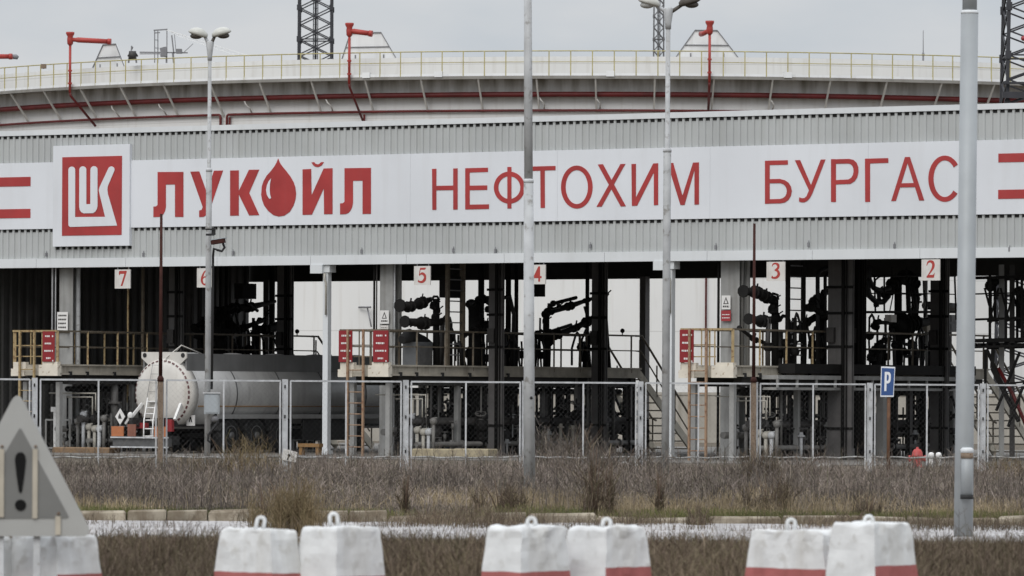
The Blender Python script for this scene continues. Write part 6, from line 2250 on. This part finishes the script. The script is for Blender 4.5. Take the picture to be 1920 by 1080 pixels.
def bush(lb, px, pyb, d, wdt, hgt, n, mt, seed, wid=.009):
    c = at(px, pyb, d)
    gz = ground_z(c.x, d)
    t = thing('dry_bush', lb, 'bush', (c.x, d, gz), 'dry bushes and saplings on the verge')

    rc = np.random.default_rng(seed + 100)
    nc = 7
    cx = c.x + rc.uniform(-.5, .5, nc) * wdt
    cy = d + rc.uniform(-.4, .4, nc) * wdt
    ch = rc.uniform(.45, 1.0, nc)
    ch[0] = 1.0
    V2, F2, off = [], [], 0
    for j in range(nc):
        kk = max(6, int(n / nc * ch[j]))
        v, f = stems(kk, lambda r, k: np.c_[cx[j] + r.normal(0, wdt * .10, k), cy[j] + r.normal(0, wdt * .10, k)],
                     lambda r, P: np.clip(hgt * ch[j] * r.beta(3, 1.6, len(P)), .08, None), wid, .30, 6, seed * 10 + j)
        V2.append(v); F2.append(f + off); off += len(v)
    v, f = np.concatenate(V2), np.concatenate(F2)
    o = mesh_np('foliage', [(v, f)], mt, (0, 0, 0))
    v0 = np.array((c.x, d, gz))
    me = o.data
    co = np.empty(len(me.vertices) * 3, np.float32)
    me.vertices.foreach_get('co', co)
    co = (co.reshape(-1, 3) - v0).astype(np.float32)
    me.vertices.foreach_set('co', co.ravel())
    me.update()
    o.parent = t
    rr = random.Random(seed)
    m = MB()
    for i in range(6):
        a = rr.uniform(0, 6.28)
        p0 = V((c.x + rr.uniform(-.1, .1) * wdt, d + rr.uniform(-.1, .1), gz - .05))
        p1 = p0 + V((math.cos(a) * .18 * wdt, math.sin(a) * .12, hgt * .5))
        p2 = p1 + V((math.cos(a) * .2 * wdt, .05, hgt * rr.uniform(.3, .45)))
        m.tube([p0, p1, p2], [.012, .008, .003], 5)
    part('stem', m, M['weed_trunk'], t)


bush('tall yellowish dry bush rising behind the second barrier from the left', 550, 985, 74.5, .8, 1.05, 620, M['bush'], 21, .008)
bush('smaller brownish dry bush left of the yellowish one', 500, 985, 75.0, .5, .9, 300, M['bush'], 22, .008)
bush('dark leafless sapling left of the tall street lamp', 1118, 962, 85.2, .45, 1.15, 60, M['weed_front'], 23, .012)
bush('brown twiggy bush just left of the middle steel pole', 930, 958, 88.0, .8, .7, 300, M['weed_front'], 24)
bush('weed tuft growing out of the gutter right of the tall street lamp', 1310, 985, 82.0, .5, .42, 160, M['weed_front'], 61, .008)
bush('weed tuft growing out of the gutter below the parking sign', 1600, 985, 82.2, .6, .36, 160, M['weed_front'], 62, .008)
bush('weed tuft growing out of the gutter right of the yellowish bush', 800, 985, 82.0, .4, .34, 110, M['weed_front'], 63, .008)
bush('brown twiggy bush left of the parking sign', 1440, 958, 90.0, .8, .85, 420, M['weed_front'], 25)
bush('reddish twiggy sapling below the parking sign', 1628, 962, 84.6, .35, .62, 160, M['weed_front'], 26)
bush('dark tangled shrub between the platforms behind the fence', 1075, 862, 121.5, 1.6, 1.25, 700, M['weed'], 27, .012)
bush('rusty brown weed clump below the rusty mast by the tall lamp', 1415, 900, 108, .9, .9, 400, M['weed_front'], 28)

bush('straw coloured weed clump in front of the trailer wheels', 442, 872, 113.0, 1.7, .98, 420, M['bush'], 41, .010)
bush('pale dead stalks at the fence under the white post', 668, 880, 114.0, 1.5, .55, 260, M['twig'], 42, .010)
bush('tall grey stalks at the fence just right of the middle steel pole', 1055, 880, 113.5, 1.2, .72, 260, M['twig'], 43, .010)
bush('brown dead weeds at the fence left of the tall street lamp', 1165, 885, 112.5, 1.5, .85, 420, M['weed'], 44, .010)
bush('grey dead stalks at the fence below bay board 3', 1500, 882, 114.0, 1.6, .62, 300, M['twig'], 45, .010)
bush('brown weeds at the fence between parking sign and hydrant', 1690, 884, 113.5, 1.0, .50, 220, M['weed'], 46, .010)
bush('low brown weed clump at the fence in front of the trailer bumper', 255, 882, 112.0, 1.4, .48, 260, M['weed'], 47, .010)
bush('straw weed clump beside the fence right of the thick grey pole', 1880, 890, 110.0, 1.2, .60, 260, M['bush'], 48, .010)
for px, hh_, sd_, lb in ((1112, 1.35, 51, 'single tall bare stalk with side twigs, left of the tall street lamp'), (1142, 1.1, 52, 'leaning bare stalk near the tall street lamp'), (1236, .95, 53, 'short bare stalk right beside the tall street lamp'), (760, .8, 54, 'bare stalk in the verge above the second pair of barriers')):
    bush(lb, px, 955, 87.0, .14, hh_, 9, M['weed_front'], sd_, .014)

# ------------------------------------------------------------------ daylight
SUN_EL, SUN_AZ = math.radians(42), math.radians(-158)      # azimuth clockwise from +Y; the sun is behind the camera, a little left
world = bpy.data.worlds.new('World')
scene.world = world
world.use_nodes = True
nt = world.node_tree
bg = nt.nodes['Background']
bg.inputs['Strength'].default_value = 0.10
sky = nt.nodes.new('ShaderNodeTexSky')
sky.sky_type = 'NISHITA'
sky.sun_disc = False
sky.sun_elevation = SUN_EL
sky.sun_rotation = SUN_AZ
sky.air_density, sky.dust_density, sky.ozone_density = 1.0, 3.0, 1.0
tc = nt.nodes.new('ShaderNodeTexCoord')
mp = nt.nodes.new('ShaderNodeMapping')
mp.inputs['Scale'].default_value = (1.0, 1.0, 2.6)
nt.links.new(tc.outputs['Generated'], mp.inputs['Vector'])
ns = nt.nodes.new('ShaderNodeTexNoise')
ns.inputs['Scale'].default_value = 11.0
ns.inputs['Detail'].default_value = 5
ns.inputs['Roughness'].default_value = .5
nt.links.new(mp.outputs['Vector'], ns.inputs['Vector'])
rp = nt.nodes.new('ShaderNodeValToRGB')
rp.color_ramp.elements[0].position, rp.color_ramp.elements[1].position = .38, .60
rp.color_ramp.elements[0].color = (.82, .885, .965, 1)
rp.color_ramp.elements[1].color = (1.0, 1.02, 1.055, 1)
nt.links.new(ns.outputs['Fac'], rp.inputs['Fac'])
sc_ = nt.nodes.new('ShaderNodeVectorMath')
sc_.operation = 'SCALE'
sc_.inputs['Scale'].default_value = 5.9
nt.links.new(rp.outputs['Color'], sc_.inputs[0])
mx = nt.nodes.new('ShaderNodeMixRGB')
mx.inputs['Fac'].default_value = 0.90
nt.links.new(sky.outputs['Color'], mx.inputs['Color1'])
sp = nt.nodes.new('ShaderNodeSeparateXYZ')
nt.links.new(tc.outputs['Generated'], sp.inputs[0])
zr = nt.nodes.new('ShaderNodeMapRange')      # an overcast dome is brighter overhead than at the horizon
zr.inputs['From Min'].default_value, zr.inputs['From Max'].default_value = 0.08, 1.0
zr.inputs['To Min'].default_value, zr.inputs['To Max'].default_value = 1.0, 2.6
nt.links.new(sp.outputs['Z'], zr.inputs['Value'])
s2 = nt.nodes.new('ShaderNodeVectorMath')
s2.operation = 'SCALE'
nt.links.new(sc_.outputs['Vector'], s2.inputs[0])
nt.links.new(zr.outputs['Result'], s2.inputs['Scale'])
nt.links.new(s2.outputs['Vector'], mx.inputs['Color2'])
nt.links.new(mx.outputs['Color'], bg.inputs['Color'])

sd = bpy.data.lights.new('sun', 'SUN')
sd.energy = 1.2
sd.angle = math.radians(40)
sd.color = (1.0, .97, .93)
so = bpy.data.objects.new('sun', sd)
COL.objects.link(so)
dirs = V((math.sin(SUN_AZ) * math.cos(SUN_EL), math.cos(SUN_AZ) * math.cos(SUN_EL), math.sin(SUN_EL)))
so.rotation_euler = (-dirs).to_track_quat('-Z', 'Y').to_euler()
so.location = dirs * 60

# ------------------------------------------------------------------ camera
cd = bpy.data.cameras.new('camera')
cd.sensor_fit = 'HORIZONTAL'
cd.sensor_width = 36.0
cd.lens = 36.0 * F / 1920.0
cd.shift_y = (HOR - 540.0) / 1920.0
cd.clip_start, cd.clip_end = 1.0, 4000.0
cd.dof.use_dof = True
cd.dof.focus_distance = 146.0
cd.dof.aperture_fstop = 6.3
co = bpy.data.objects.new('camera', cd)
COL.objects.link(co)
from mathutils import Matrix
co.matrix_world = Matrix.Translation((0, 0, CAMH)) @ Matrix.Rotation(math.radians(90), 4, 'X') @ Matrix.Rotation(math.atan(ROLL), 4, 'Z')
scene.camera = co

scene.render.engine = 'CYCLES'
scene.cycles.use_denoising = True
scene.cycles.denoiser = 'OPENIMAGEDENOISE'
scene.cycles.denoising_prefilter = 'ACCURATE'
scene.cycles.max_bounces = 6
scene.cycles.diffuse_bounces = 3
scene.cycles.glossy_bounces = 3
scene.view_settings.view_transform = 'Standard'
scene.view_settings.look = 'None'
scene.view_settings.exposure = 0.18
scene.view_settings.gamma = 1.0
